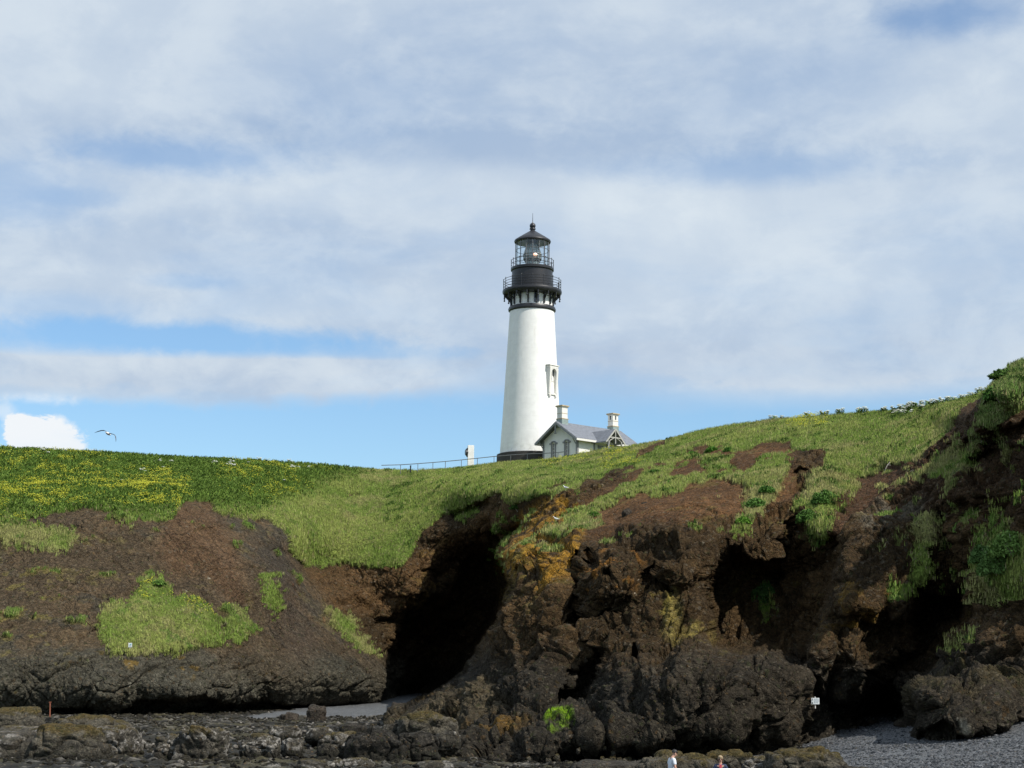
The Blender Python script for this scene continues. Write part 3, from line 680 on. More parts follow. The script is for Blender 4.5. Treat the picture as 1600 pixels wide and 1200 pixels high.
M['post_red'] = mat('orange_stake', (.26, .085, .045), .7)
M['signw'] = mat('sign_white', (.72, .76, .76), .5, var=.05)
M['signt'] = mat('sign_print', (.28, .34, .38), .6)
M['signk'] = mat('sign_black', (.05, .06, .06), .6)
M['drift'] = mat('driftwood', (.42, .38, .32), .85, var=.2)
def glass_mat(name, tint, mixf):
    m = bpy.data.materials.new(name); m.use_nodes = True; t = NT(m.node_tree); t.n.clear()
    tr = t.n.new('ShaderNodeBsdfTransparent'); tr.inputs[0].default_value = (*tint, 1)
    gl = t.n.new('ShaderNodeBsdfGlossy'); gl.inputs['Roughness'].default_value = .03; gl.inputs[0].default_value = (.9, .95, 1, 1)
    mx = t.n.new('ShaderNodeMixShader')
    co = t.n.new('ShaderNodeTexCoord').outputs['Object']
    f = t.ramp(t.noise(co, 1.5, 3, .5), .3, .7, mixf * .7, mixf * 1.3)
    t.l.new(f, mx.inputs[0]); t.l.new(tr.outputs[0], mx.inputs[1]); t.l.new(gl.outputs[0], mx.inputs[2])
    o = t.n.new('ShaderNodeOutputMaterial'); t.l.new(mx.outputs[0], o.inputs[0]); return m
M['lglass'] = glass_mat('lantern_glass', (.93, .98, .99), .07)
M['lens'] = mat('lens_glass', (.42, .46, .45), .18, spec=.9, var=.25, vscale=6)
M['brass'] = mat('lens_brass', (.22, .17, .10), .35, metal=.8)
ml = bpy.data.materials.new('lamp_glow'); ml.use_nodes = True
_t = NT(ml.node_tree); _b = _t.n['Principled BSDF']; _c = _t.n.new('ShaderNodeTexCoord').outputs['Object']
_t.put(_b.inputs['Emission Color'], _t.mix(_t.ramp(_t.noise(_c, 3, 2), .3, .7), (1, .42, .22), (1, .60, .38))); _b.inputs['Emission Strength'].default_value = 1.6
M['glow'] = ml

# ============================================================ MESH HELPERS
class MB:
    def __init__(s): s.bm = bmesh.new()
    def box(s, c, size, rz=0.0, rot=None, bev=0.0):
        r = bmesh.ops.create_cube(s.bm, size=1.0)
        vs = r['verts']
        m = Matrix.Translation(c) @ (rot.to_4x4() if rot else Matrix.Rotation(rz, 4, 'Z')) @ Matrix.Diagonal((*size, 1))
        bmesh.ops.transform(s.bm, matrix=m, verts=vs)
        if bev:
            es = list({e for v in vs for e in v.link_edges})
            bmesh.ops.bevel(s.bm, geom=es, offset=bev, segments=1, affect='EDGES')
        return s
    def tube(s, a, b, r0, r1=None, n=8, cap=True):
        a, b = Vector(a), Vector(b); d = b - a
        if d.length < 1e-6: return s
        r = bmesh.ops.create_cone(s.bm, cap_ends=cap, segments=n, radius1=r0, radius2=r0 if r1 is None else r1, depth=d.length)
        m = Matrix.Translation((a + b) / 2) @ d.to_track_quat('Z', 'Y').to_matrix().to_4x4()
        bmesh.ops.transform(s.bm, matrix=m, verts=r['verts'])
        return s
    def path(s, pts, r, n=6, closed=False):
        pts = list(pts)
        for a, b in zip(pts, pts[1:] + ([pts[0]] if closed else [])): s.tube(a, b, r, n=n, cap=True)
        return s
    def lathe(s, prof, n=48, c=(0, 0, 0)):
        """prof: (radius, z) from bottom to top"""
        rings = []
        for r, z in prof:
            rings.append([s.bm.verts.new((c[0] + r * math.cos(2 * math.pi * i / n), c[1] + r * math.sin(2 * math.pi * i / n), c[2] + z)) for i in range(n)])
        for p, q in zip(rings, rings[1:]):
            for i in range(n): s.bm.faces.new((p[i], p[(i + 1) % n], q[(i + 1) % n], q[i]))
        if prof[0][0] > 1e-4: s.bm.faces.new(rings[0][::-1])
        if prof[-1][0] > 1e-4: s.bm.faces.new(rings[-1])
        return s
    def prism(s, outline, y0, y1):
        """outline of (x, z) pushed from y0 to y1"""
        a = [s.bm.verts.new((x, y0, z)) for x, z in outline]; b = [s.bm.verts.new((x, y1, z)) for x, z in outline]
        s.bm.faces.new(a); s.bm.faces.new(b[::-1]); n = len(a)
        for i in range(n): s.bm.faces.new((a[i], b[i], b[(i + 1) % n], a[(i + 1) % n]))
        return s
    def ball(s, c, r, u=12, v=8):
        rr = bmesh.ops.create_uvsphere(s.bm, u_segments=u, v_segments=v, radius=1)
        sc = r if isinstance(r, (tuple, list)) else (r, r, r)
        bmesh.ops.transform(s.bm, matrix=Matrix.Translation(c) @ Matrix.Diagonal((*sc, 1)), verts=rr['verts']); return s
    def xf(s, m): bmesh.ops.transform(s.bm, matrix=m, verts=s.bm.verts[:]); return s
    def build(s, name, m, parent=None, smooth=False):
        bmesh.ops.recalc_face_normals(s.bm, faces=s.bm.faces[:])
        me = bpy.data.meshes.new(name); s.bm.to_mesh(me); s.bm.free()
        if smooth:
            me.polygons.foreach_set('use_smooth', [True] * len(me.polygons))
            if hasattr(me, 'set_sharp_from_angle'): me.set_sharp_from_angle(angle=R(38))
        return link(name, me, m, parent)

# ============================================================ THE LIGHTHOUSE
LY = 207.0
base = V(829.5, 716, LY); top = V(829.5, 350, LY)
LX, LZ = base.x, base.z
def zv(v): return (V(831, v, LY).z - LZ)                 # height above the base of a level in the photograph
sc_ = (V(860, 600, LY) - V(831, 600, LY)).length / 29.0     # metres per pixel there
lh = empty('lighthouse', (LX, LY, LZ))
tag(lh, 'tall white tapering lighthouse with black lantern gallery on the grassy headland', 'lighthouse')
r_ = lambda px: px * sc_
z0, zt = zv(711), zv(488)
prof = [(r_(48.5), z0)] + [(r_(48.5 - 13.4 * (k / 14) ** 0.93), z0 + (zt - z0) * k / 14) for k in range(1, 15)]
tower = MB().lathe(prof, 72).build('tower', M['white'], lh, True)
MB().lathe([(r_(54), zv(760)), (r_(53), zv(711.5)), (r_(50), zv(710.4))], 48).build('base_plinth', M['conc'], lh, True)
MB().lathe([(r_(35.3), zt - .02), (r_(37.2), zt + .12), (r_(37.6), zv(484)), (r_(36.2), zv(481)), (r_(33), zv(480))], 64).build('moulding_ring', M['black'], lh, True)
MB().lathe([(r_(32.6), zv(480.5)), (r_(32.6), zv(459.5))], 64).build('watch_room_wall', M['white'], lh, True)
MB().lathe([(r_(36), zv(463.5)), (r_(44.2), zv(462)), (r_(46.6), zv(459)), (r_(46.9), zv(456.5)), (r_(46.4), zv(454.6)), (r_(33), zv(454.2))], 64).build('gallery_deck', M['black'], lh, True)
for k in range(16):
    a = 2 * math.pi * (k + .5) / 16
    m = MB(); rad = Vector((math.cos(a), math.sin(a), 0)); tan = Vector((-math.sin(a), math.cos(a), 0))
    r0, r1 = r_(33.2), r_(44.5); zt_, zb = zv(461.5), zv(478.5)
    pts = [rad * (r0 + (r1 - r0) * (t_ ** 2.2)) + Vector((0, 0, zb + (zt_ - zb) * t_)) for t_ in [i / 8 for i in range(9)]]
    m.path(pts, .10, 6)
    m.tube(rad * (r0 + .02) + Vector((0, 0, zb - .05)), rad * (r0 + .02) + Vector((0, 0, zt_)), .11, n=6)
    m.tube(rad * r1 + Vector((0, 0, zt_)), rad * r1 + Vector((0, 0, zv(468.5))), .10, .06, n=6)
    m.ball(rad * r1 + Vector((0, 0, zv(469))), .11, 8, 6)
    m.tube(rad * (r0 + .55) + Vector((0, 0, zv(467))), rad * (r1 - .35) + Vector((0, 0, zt_)), .05, n=5)
    m.box(rad * (r0 + .02) + Vector((0, 0, (zb + zt_) / 2)), (.26, .17, zt_ - zb), rz=a)
    m.build('bracket', M['black'], lh, True)
for k in range(8):
    a = 2 * math.pi * (k + .25) / 8
    if k % 2 == 0:
        m = MB(); rad = Vector((math.cos(a), math.sin(a), 0))
        m.box(rad * (r_(32.6) + .0) + Vector((0, 0, (zv(462) + zv(479)) / 2)), (.16, .62, zv(463) - zv(478)), rz=a)
        m.build('gallery_window', M['darkglass'], lh)
MB().lathe([(r_(32.2), zv(454.4)), (r_(32.2), zv(424))], 64).build('watch_room_drum', M['black'], lh, True)
MB().lathe([(r_(32.2), zv(425)), (r_(34), zv(423.4)), (r_(34.2), zv(420.5)), (r_(33.2), zv(419.4)), (r_(26), zv(419.2))], 64).build('upper_deck', M['black'], lh, True)
def railing(name, rad, zlo, zhi, npost, nrail, th):
    m = MB()
    for k in range(npost):
        a = 2 * math.pi * k / npost
        p = Vector((rad * math.cos(a), rad * math.sin(a), zlo)); m.tube(p, p + Vector((0, 0, zhi - zlo + .1)), th * 1.15, n=5)
        m.ball(p + Vector((0, 0, zhi - zlo + .12)), th * 2.0, 6, 4)
    for j in range(nrail):
        z = zhi - (zhi - zlo) * j / nrail
        m.path([Vector((rad * math.cos(2 * math.pi * i / 48), rad * math.sin(2 * math.pi * i / 48), z)) for i in range(48)], th, 4, True)
    return m.build(name, M['black'], lh)
railing('lower_railing', r_(45.2), zv(454.8), zv(439), 16, 4, .032)
railing('upper_railing', r_(33.4), zv(419.5), zv(408), 14, 2, .032)
# lantern
NP = 16; zl0, zl1 = zv(419.2), zv(379.2); rl = r_(26.6)
MB().lathe([(rl + .05, zl0), (rl + .05, zl0 + .10), (rl - .03, zl0 + .10)], NP).build('lantern_sill', M['black'], lh)
lr = MB()
for k in range(NP):
    a = 2 * math.pi * k / NP; p = Vector((rl * math.cos(a), rl * math.sin(a), 0))
    lr.tube(p + Vector((0, 0, zl0)), p + Vector((0, 0, zl1)), .05, n=5)
for f in (.36, .68):
    lr.path([Vector((rl * math.cos(2 * math.pi * i / NP), rl * math.sin(2 * math.pi * i / NP), zl0 + (zl1 - zl0) * f)) for i in range(NP)], .035, 4, True)
lr.build('lantern_frame', M['steel'], lh)
gb = MB(); gb.lathe([(rl - .03, zl0 + .02), (rl - .03, zl1)], NP); gb.bm.faces.ensure_lookup_table()
for f in [f for f in gb.bm.faces if len(f.verts) > 4]: gb.bm.faces.remove(f)
gb.build('lantern_glass', M['lglass'], lh)
MB().lathe([(r_(9), zl0 - .1), (r_(11), zl0 + .8), (r_(13.5), zl0 + 1.05), (r_(13.8), zl0 + 1.7), (r_(13.2), zl0 + 2.0), (r_(9.5), zl1 - .45), (r_(7.5), zl1 - .2)], 24).build('lens', M['lens'], lh, True)
lf = MB()
for k in range(12):
    a = 2 * math.pi * k / 12; lf.path([Vector((r * math.cos(a), r * math.sin(a), z)) for r, z in ((r_(11.3), zl0 + .8), (r_(14), zl0 + 1.05), (r_(14.2), zl0 + 1.7), (r_(9.8), zl1 - .45), (r_(7.7), zl1 - .2))], .035, 4)
for rr, zz in ((r_(14.1), zl0 + 1.08), (r_(14.2), zl0 + 1.7), (r_(11.4), zl0 + .8)):
    lf.path([Vector((rr * math.cos(2 * math.pi * i / 24), rr * math.sin(2 * math.pi * i / 24), zz)) for i in range(24)], .04, 4, True)
lf.build('lens_frame', M['brass'], lh)
la = R(-72)
lamp = MB().ball((r_(13.6) * math.cos(la), r_(13.6) * math.sin(la), zl0 + 1.5), (.27, .27, .22), 12, 8)
lamp.build('lamp', M['glow'], lh, True)
MB().lathe([(r_(26), zv(380)), (r_(28.6), zv(379.5)), (r_(29.2), zv(377.6)), (r_(28.4), zv(375.8)), (r_(20), zv(370.5)), (r_(11), zv(365)), (r_(5.2), zv(361.5)), (r_(3.6), zv(360)), (r_(3.6), zv(357.6)), (r_(2.4), zv(357)), (r_(1), zv(356.5))], NP * 2).build('lantern_roof', M['black'], lh, True)
vb = MB().ball((0, 0, zv(353)), (r_(4.8), r_(4.8), r_(5)), 20, 14); vb.lathe([(r_(5.2), zv(358.2)), (r_(4.4), zv(356.6))], 16); vb.tube((0, 0, zv(349)), (0, 0, zv(346.6)), .12, .05)
vb.build('ventilator_ball', M['black'], lh, True)
MB().tube((0, 0, zv(348)), (0, 0, zv(333)), .045, .02, 6).build('lightning_rod', M['black'], lh)
# tower window with its stone surround
def at_tower(u):
    rr = r_(48.5 - 13.4 * ((709 - 600) / (709 - 488)) ** .93); return math.asin(max(-1, min(1, (u - 830.8) * sc_ / rr))), rr
wa, wr = at_tower(861.8)
wroot_m = Matrix.Rotation(wa - math.pi / 2 + math.pi / 2, 4, 'Z')        # local -Y faces outwards
wz0, wz1 = zv(619), zv(580)
lean = math.atan(r_(13.4) / (zt - z0))
def wbox(m, x, zc, sx, sz, y, sy): m.box((x, -(wr + y), zc), (sx, sy, sz))
wm = Matrix.Rotation(wa, 4, 'Z') @ Matrix.Translation((0, -wr, (wz0 + wz1) / 2)) @ Matrix.Rotation(lean, 4, 'X')
H = (wz1 - wz0) / 2
fr = MB()
fr.box((-.62, -.05, 0), (.34, .60, H * 2), bev=.03); fr.box((.62, -.05, 0), (.34, .60, H * 2), bev=.03)
fr.box((0, 0, H + .14), (1.62, .62, .24), bev=.04); fr.box((0, -.02, H + .34), (1.8, .7, .14), bev=.03)
fr.box((0, -.02, -H - .10), (1.6, .62, .22), bev=.04)
fr.box((-.55, -.1, -H - .32), (.26, .6, .26), bev=.05); fr.box((.55, -.1, -H - .32), (.26, .6, .26), bev=.05)
for i in range(8):
    a0 = math.pi * i / 8; a1_ = math.pi * (i + 1) / 8; am = (a0 + a1_) / 2
    fr.box((.52 * math.cos(am), -.06, H - .50 + .52 * math.sin(am)), (.22, .54, .20), rot=Matrix.Rotation(-am, 3, 'Y'))
fr.box((-.42, -.06, H - .08), (.14, .5, .2)); fr.box((.42, -.06, H - .08), (.14, .5, .2))
fr.xf(wm); tw = fr.build('tower_window', M['trim_white'], lh)
g = MB(); g.box((0, .12, -.05), (.92, .06, H * 2 - .2)); g.xf(wm); g.build('window_pane', M['darkglass'], tw)
g = MB(); g.box((0, .02, -.05), (.06, .1, H * 2 - .3)); g.box((0, .02, 0), (.9, .1, .10)); g.box((-.43, .0, -.1), (.09, .14, H * 2 - .5)); g.box((.43, .0, -.1), (.09, .14, H * 2 - .5)); g.box((0, .02, -.9), (.9, .08, .05)); g.xf(wm); g.build('window_sash', M['trim_white'], tw)

# ============================================================ THE KEEPER'S HOUSE
HC = V(902, 705, 197.5)                 # the corner nearest the camera
house = empty('oil_house', (HC.x, HC.y, HC.z), 0)
tag(house, 'small white gabled house with grey roof beside the lighthouse base', 'house')
# local frame: x along the long side (to the right and back), y along the gable (to the left and back)
AL = R(43)
HM = Matrix.Rotation(AL, 4, 'Z')
WG = (902 - 845.5) * sc_ / math.sin(R(90) - AL) * 197.5 / 207 * .985; LS = 9.6
ze = (V(902, 682.5, 197.5).z - HC.z); zr = ze + (V(873, 657.5, 200).z - V(873, 683, 200).z) - .1
def hpart(m, name, mt, parent=house, smooth=False): m.xf(HM); return m.build(name, mt, parent, smooth)
m = MB()
def wallbox(m, x0, x1, y0, y1, z0_, z1_): m.box(((x0 + x1) / 2, (y0 + y1) / 2, (z0_ + z1_) / 2), (x1 - x0, y1 - y0, z1_ - z0_))
# gable wall in the plane x = 0 with two window openings, then the other walls
wy = [WG * .30, WG * .665 + .12]; ww = .60; wz = (-.9, ze - .42)   # centres along the gable, width, sill and head
edges = [0.0]
for c in wy: edges += [c - ww / 2, c + ww / 2]
edges += [WG]
for i in range(0, len(edges), 2): wallbox(m, 0, .3, edges[i], edges[i + 1], -2.5, ze)
for c in wy: wallbox(m, .0, .3, c - ww / 2, c + ww / 2, -2.5, wz[0]); wallbox(m, .0, .3, c - ww / 2, c + ww / 2, wz[1], ze)
wallbox(m, .3, LS, 0, .3, -2.5, ze); wallbox(m, .3, LS, WG - .3, WG, -2.5, ze); wallbox(m, LS - .3, LS - .003, .3, WG - .3, -2.5, ze)
for x0, x1 in ((0, .3), (LS - .3, LS)):
    a = [m.bm.verts.new((x0, y, z)) for y, z in ((0, ze), (WG / 2, zr - .10), (WG, ze))]; b = [m.bm.verts.new((x1, y, z)) for y, z in ((0, ze), (WG / 2, zr - .10), (WG, ze))]
    m.bm.faces.new(a); m.bm.faces.new(b[::-1])
    for i in range(3): m.bm.faces.new((a[i], b[i], b[(i + 1) % 3], a[(i + 1) % 3]))
hpart(m, 'wall', M['wall'])
m = MB()   # corner boards, a little proud
m.box((-.03, .08, ze / 2 - 1.2), (.07, .22, ze + 2.4)); m.box((.10, -.03, ze / 2 - 1.2), (.20, .068, ze + 2.396)); hpart(m, 'corner_board', M['gtrim'])
m = MB(); m.box((-.03, WG - .10, ze / 2 - 1.2), (.07, .22, ze + 2.4)); hpart(m, 'corner_board', M['gtrim'])
# roof: two slopes with overhang
OH, OE = .75, .62; slope = (zr - ze) / (WG / 2)
def roof_slope(side, zoff, th, name, mt, parent, ov=0.0):
    y_e = -OE - ov if side < 0 else WG + OE + ov; y_r = WG / 2; z_e = ze - slope * (OE + ov) + zoff; z_r = zr + zoff
    m = MB(); q = []
    for x in (-OH - ov, LS + OH + ov):
        for (y, z) in ((y_e, z_e), (y_r, z_r)):
            for dz in (0, th): q.append(m.bm.verts.new((x, y, z + dz)))
    idx = ((0, 1, 3, 2), (4, 6, 7, 5), (0, 4, 5, 1), (2, 3, 7, 6), (0, 2, 6, 4), (1, 5, 7, 3))
    for f in idx: m.bm.faces.new([q[i] for i in f])
    return hpart(m, name, mt, parent)
roofs = [roof_slope(-1, .10, .11, 'roof', M['roof'], house), roof_slope(1, .10, .11, 'roof', M['roof'], house)]
for x in (-OH - .02, LS + OH + .02):
    m = MB()
    for sd in (0, 1):
        y_e = -OE - .02 if sd == 0 else WG + OE + .02
        p0 = Vector((x, y_e, ze - slope * OE - .03)); p1 = Vector((x, WG / 2, zr + .03)); d = p1 - p0
        m.box((p0 + p1) / 2, (.07, d.length, .26), rot=Matrix.Rotation(math.atan2(d.z, d.y), 3, 'X'))
    hpart(m, 'bargeboard', M['gtrim'])
for y in (-OE - .04, WG + OE + .04): hpart(MB().box((LS / 2, y, ze - slope * OE + .02), (LS + OH * 2 + .1, .09, .24)), 'fascia', M['trim_white'])
m = MB(); m.box((-OH - .05, WG / 2, zr - .62), (.12, .12, 1.1)); m.box((-OH - .05, WG / 2, zr - 1.25), (.18, .18, .14)); hpart(m, 'gable_pendant', M['gtrim'])
for y in (.05, WG - .05):
    m = MB(); m.path([(-.02, y, ze - 1.0), (-.35, y, ze - .62), (-OH + .05, y, ze - .18)], .06, 5); m.box((-.04, y, ze - .6), (.10, .14, 1.0)); hpart(m, 'eave_brace', M['gtrim'])
for c in wy:                                   # gable windows
    m = MB()
    for y in (c - ww / 2 - .03, c + ww / 2 + .03): m.box((-.03, y, (wz[0] + wz[1]) / 2), (.12, .13, wz[1] - wz[0]))
    for i in range(6):
        a = math.pi * (i + .5) / 6; m.box((-.05, c + (ww / 2 + .06) * math.cos(a), wz[1] - .02 + .22 * math.sin(a)), (.16, .26, .15), rot=Matrix.Rotation(math.atan2(.22 * math.cos(a), -(ww / 2) * math.sin(a)), 3, 'X'))
    for y in (c - ww / 2 - .20, c + ww / 2 + .20): m.box((-.05, y, wz[1] - .04), (.14, .26, .20))
    m.box((-.05, c, wz[0] - .05), (.18, ww + .3, .12))
    wn = hpart(m, 'window', M['gtrim'])
    m = MB(); m.box((.16, c, (wz[0] + wz[1]) / 2), (.04, ww, wz[1] - wz[0])); hpart(m, 'pane', M['darkglass'], wn)
    m = MB(); m.box((.10, c, (wz[0] + wz[1]) / 2), (.06, .07, wz[1] - wz[0]))
    for k in range(1, 5): m.box((.10, c, wz[0] + (wz[1] - wz[0]) * k / 5), (.05, ww, .06))
    m.box((.10, c - ww / 2 + .05, (wz[0] + wz[1]) / 2), (.07, .09, wz[1] - wz[0])); m.box((.10, c + ww / 2 - .05, (wz[0] + wz[1]) / 2), (.07, .09, wz[1] - wz[0])); hpart(m, 'glazing_bar', M['trim_white'], wn)
# chimneys
def chimney(x, holes):
    zc = zr; w_, d_ = .95, .85
    m = MB(); m.box((x, WG / 2, zc + .02), (w_ + .12, d_ + .12, 1.0), bev=.02)
    ch = hpart(m, 'chimney', M['flash'])
    m = MB(); m.box((x, WG / 2, zc + 1.22), (w_, d_, 1.42), bev=.02); m.box((x, WG / 2, zc + 1.95), (w_ + .08, d_ + .08, .12)); hpart(m, 'shaft', M['trim_white'], ch)
    m = MB(); m.box((x, WG / 2, zc + .56), (w_ + .16, d_ + .16, .10)); m.box((x, WG / 2, zc + 2.09), (w_ + .30, d_ + .30, .16), bev=.02); m.box((x, WG / 2, zc + 1.2), (w_ + .035, d_ + .035, .05)); hpart(m, 'band', M['cap'], ch)
    if holes:
        for (dx, dy) in ((-w_ / 2 - .004, 0), (0, -d_ / 2 - .004)):
            m = MB(); m.box((x + dx, WG / 2 + dy, zc + 1.58), (.02 if dx else .2, .2 if dx else .02, .42)); m.tube((x + dx - (.01 if dx else 0), WG / 2 + dy - (.01 if dy else 0), zc + 1.79), (x + dx + (.01 if dx else 0), WG / 2 + dy + (.01 if dy else 0), zc + 1.79), .1, n=12)
            hpart(m, 'flue_opening', M['signk'], ch)
chimney(.35, False); chimney(LS - .55, True)
# porch: a gabled roof across the long side
px, pw, po = 3.9, 1.1, 1.8; pe = ze - .25; pr = pe + 1.25
for sd in (-1, 1):
    m = MB(); q = []
    for y in (-OE - po, WG / 2 - .4):
        for (x, z) in ((px + sd * (pw + .45), pe - .32), (px, pr)):
            for dz in (0, .10): q.append(m.bm.verts.new((x, y, z + dz)))
    for f in ((0, 1, 3, 2), (4, 6, 7, 5), (0, 4, 5, 1), (2, 3, 7, 6), (0, 2, 6, 4), (1, 5, 7, 3)): m.bm.faces.new([q[i] for i in f])
    hpart(m, 'porch_roof', M['roof'])
m = MB(); yf = -OE - po - .04
for sd in (-1, 1):
    p0 = Vector((px + sd * (pw + .5), yf, pe - .34)); p1 = Vector((px, yf, pr + .06)); d = p1 - p0
    m.box((p0 + p1) / 2, (d.length, .08, .15), rot=Matrix.Rotation(-math.atan2(d.z, d.x), 3, 'Y'))
m.box((px, yf + .02, pe + .30), (1.9, .07, .12)); m.box((px, yf + .03, pe + .35), (.10, .08, 1.5))
for sd in (-1, 1): m.path([(px + sd * (pw + .1), yf + .03, pe - .9), (px + sd * .95, yf + .03, pe - .1), (px + sd * .2, yf + .03, pe + .28)], .05, 5)
hpart(m, 'porch_truss', M['porch_trim'])
for sd in (-1, 1):
    for y in (yf + .12, -.06): hpart(MB().box((px + sd * pw, y, pe / 2 - 1.2), (.15, .15, pe + 2.2)), 'porch_post', M['gtrim'])
m = MB(); m.box((px, -.02, pe / 2 - 1.1), (1.0, .08, pe + 1.4), bev=.01); dr = hpart(m, 'door', M['gtrim'])
m = MB(); m.ball((px + .36, -.12, -.2), .05, 8, 6); hpart(m, 'handle', M['brass'], dr)

# ============================================================ FENCE, PILLAR, POST
def ground_z(u, Yy=None):
    """highest terrain at a column of the crest"""
    k = int(np.argmin(abs(ug - u))); return cr[k]
fpts = [(596, 727.0, 200), (626, 726.2, 200.5), (653, 724.4, 200.5), (676.5, 722.6, 200.5), (696, 721, 200.5), (721, 718.6, 200.5), (746, 716, 200.5), (772, 713.2, 200.5), (798, 711, 200), (824, 709.4, 199.4), (850, 708.3, 198), (872, 707, 196.6), (884, 705.6, 195.6)]
fe = empty('safety_railing', (V(*fpts[3]).x, V(*fpts[3]).y, V(*fpts[3]).z - 1.1))
tag(fe, 'thin grey metal railing along the skyline left of the lighthouse base', 'railing')
org = fe.location
prev = None
m = MB(); rail = [V(*p) - org for p in fpts]
m.path(rail, .045, 6); m.build('rail', M['steel'], fe)
for p in rail[1:]:
    MB().tube(p, p - Vector((0, 0, 2.2)), .04, n=6).build('post', M['steel'], fe)
pp = V(735.3, 724, 201.5)
po_ = empty('signal_pillar', pp); tag(po_, 'square white pillar with a dark horn on its side behind the railing', 'pillar')
hgt = V(735, 696, 201.5).z - pp.z
MB().box((0, 0, hgt / 2 - .6), (.74, .5, hgt + 1.2), rz=R(8), bev=.02).build('shaft', M['white'], po_)
m = MB(); m.tube((-.36, -.05, hgt * .60), (-.62, -.12, hgt * .60), .30, .36, 16); m.tube((-.3, 0, hgt * .75), (-.5, -.05, hgt * .82), .12, .15, 10); m.tube((-.3, 0, hgt * .45), (-.5, -.05, hgt * .40), .12, .15, 10)
m.build('fog_horn', M['black'], po_, True)
sp_ = V(641.5, 732, 201.0)
m = MB(); m.box((0, 0, -.1), (.16, .16, .8), bev=.02); m.box((0, 0, .33), (.2, .2, .06), bev=.01)
o = m.build('marker_post', M['black']); o.location = sp_; tag(o, 'short dark marker post by the railing at the lowest dip of the skyline', 'post')

# ============================================================ SIGNS
def sign(u, v, Y, wpx, hpx, label, pics):
    near = (np.abs(U - u) < 13) & (np.abs(VV - v - 2) < 17)
    Y = float(PH.reshape(NV, NU, 3)[near][:, 1].min()) - (.9 if pics else .3)
    p = V(u, v, Y); s = 1 / (F_PX / Y)
    W_, H_ = wpx * s, hpx * s
    root = empty('warning_sign', (p.x, p.y, p.z - H_ * 1.6), R(4)); tag(root, label, 'sign')
    MB().tube((0, .03, H_ * (.45 if pics else .8)), (0, .03, H_ * 2.3 if pics else H_ * 1.5), .03, n=8).build('post', M['trim_white'], root)
    b = MB().box((0, -.02, H_ * 1.6), (W_, .035, H_), bev=.006).build('board', M['signw'], root)
    if pics:
        for j, zz in enumerate((.27, -.25)):
            c = Vector((-W_ * .37, -.042, H_ * (1.6 + zz)))
            t = MB(); t.ball(c + Vector((0, 0, H_ * .10)), (.022, .004, .022), 8, 6)
            t.box(c - Vector((0, 0, H_ * .04)), (.05 if j else .03, .004, H_ * .17)); t.box(c - Vector((0, 0, H_ * .13)), (.075, .004, .02))
            t.build('pictogram', M['signk'], b)
    if not pics: MB().box((W_ * .12, -.041, H_ * 1.78), (W_ * .5, .004, H_ * .25)).build('emblem', mat('sign_teal', (.2, .45, .48), .6), b)
    t2 = MB()
    x0, x1 = (-W_ * .18, W_ * .42) if pics else (-W_ * .3, W_ * .36)
    for k in range(6 if pics else 4):
        zz = H_ * (1.6 + (.36 - .125 * k if pics else .02 - .11 * k)); x = x0
        while x < x1 - .03:
            wl = random.uniform(.03, .085); wl = min(wl, x1 - x); t2.box((x + wl / 2, -.0405, zz), (wl, .004, H_ * (.05 if k else .08))); x += wl + .02
    t2.build('print', M['signt'], b)
sign(1273.8, 1095.5, 96.3, 12.5, 9.6, 'white warning sign with two pictograms on a thin post against the dark cliff foot', True)
sign(203.5, 1008, 139.5, 5.6, 6.6, 'tiny white notice board at the bottom of the grass patch on the left cliff', False)
p = V(78, 1116, 117)
m = MB(); m.box((0, 0, .30), (.08, .06, .95), bev=.01); m.box((0, 0, .80), (.14, .10, .05)); o = m.build('stake', M['post_red']); o.location = p; o.rotation_euler = (0, R(-2), 0)
tag(o, 'thin upright orange stake behind the mossy tidal rocks on the left', 'stake')

# ============================================================ BOULDERS ON THE SHORE
def ico(sub):
    bm = bmesh.new(); bmesh.ops.create_icosphere(bm, subdivisions=sub, radius=1.0)
    v = np.array([x.co[:] for x in bm.verts]); f = np.array([[q.index for q in p.verts] for p in bm.faces]); bm.free(); return v, f
ICO = {k: ico(k) for k in (1, 2, 4, 6)}
def tidal_fn(t, co, col):
    e1 = t.ramp(t.voronoi(co, 2.2, 'DISTANCE_TO_EDGE'), 0, .06); grit = t.noise(co, 5.5, 8, .75); cell = t.voronoi(co, 26.0)
    hgt = t.math('ADD', t.math('MULTIPLY', e1, .05), t.math('ADD', t.math('MULTIPLY', grit, .30), t.math('MULTIPLY', cell, -.03)))
    bn = t.n.new('ShaderNodeBump'); bn.inputs['Strength'].default_value = 1.0; bn.inputs['Distance'].default_value = 1.0
    t.l.new(hgt, bn.inputs['Height']); t.l.new(bn.outputs[0], t.n['Principled BSDF'].inputs['Normal'])
    col = t.mix(1.0, col, t.mix(t.ramp(t.noise(co, 9.0, 6, .8), .34, .66), (.45, .45, .46), (1.5, 1.46, 1.4)), 'MULTIPLY')
    col = specks(t, co, col, 9.0, .6)
    return col
m_rock = mat('tidal_rock', rough=.85, var=.15, vscale=5, attr='albedo', spec=.2, fn=tidal_fn)
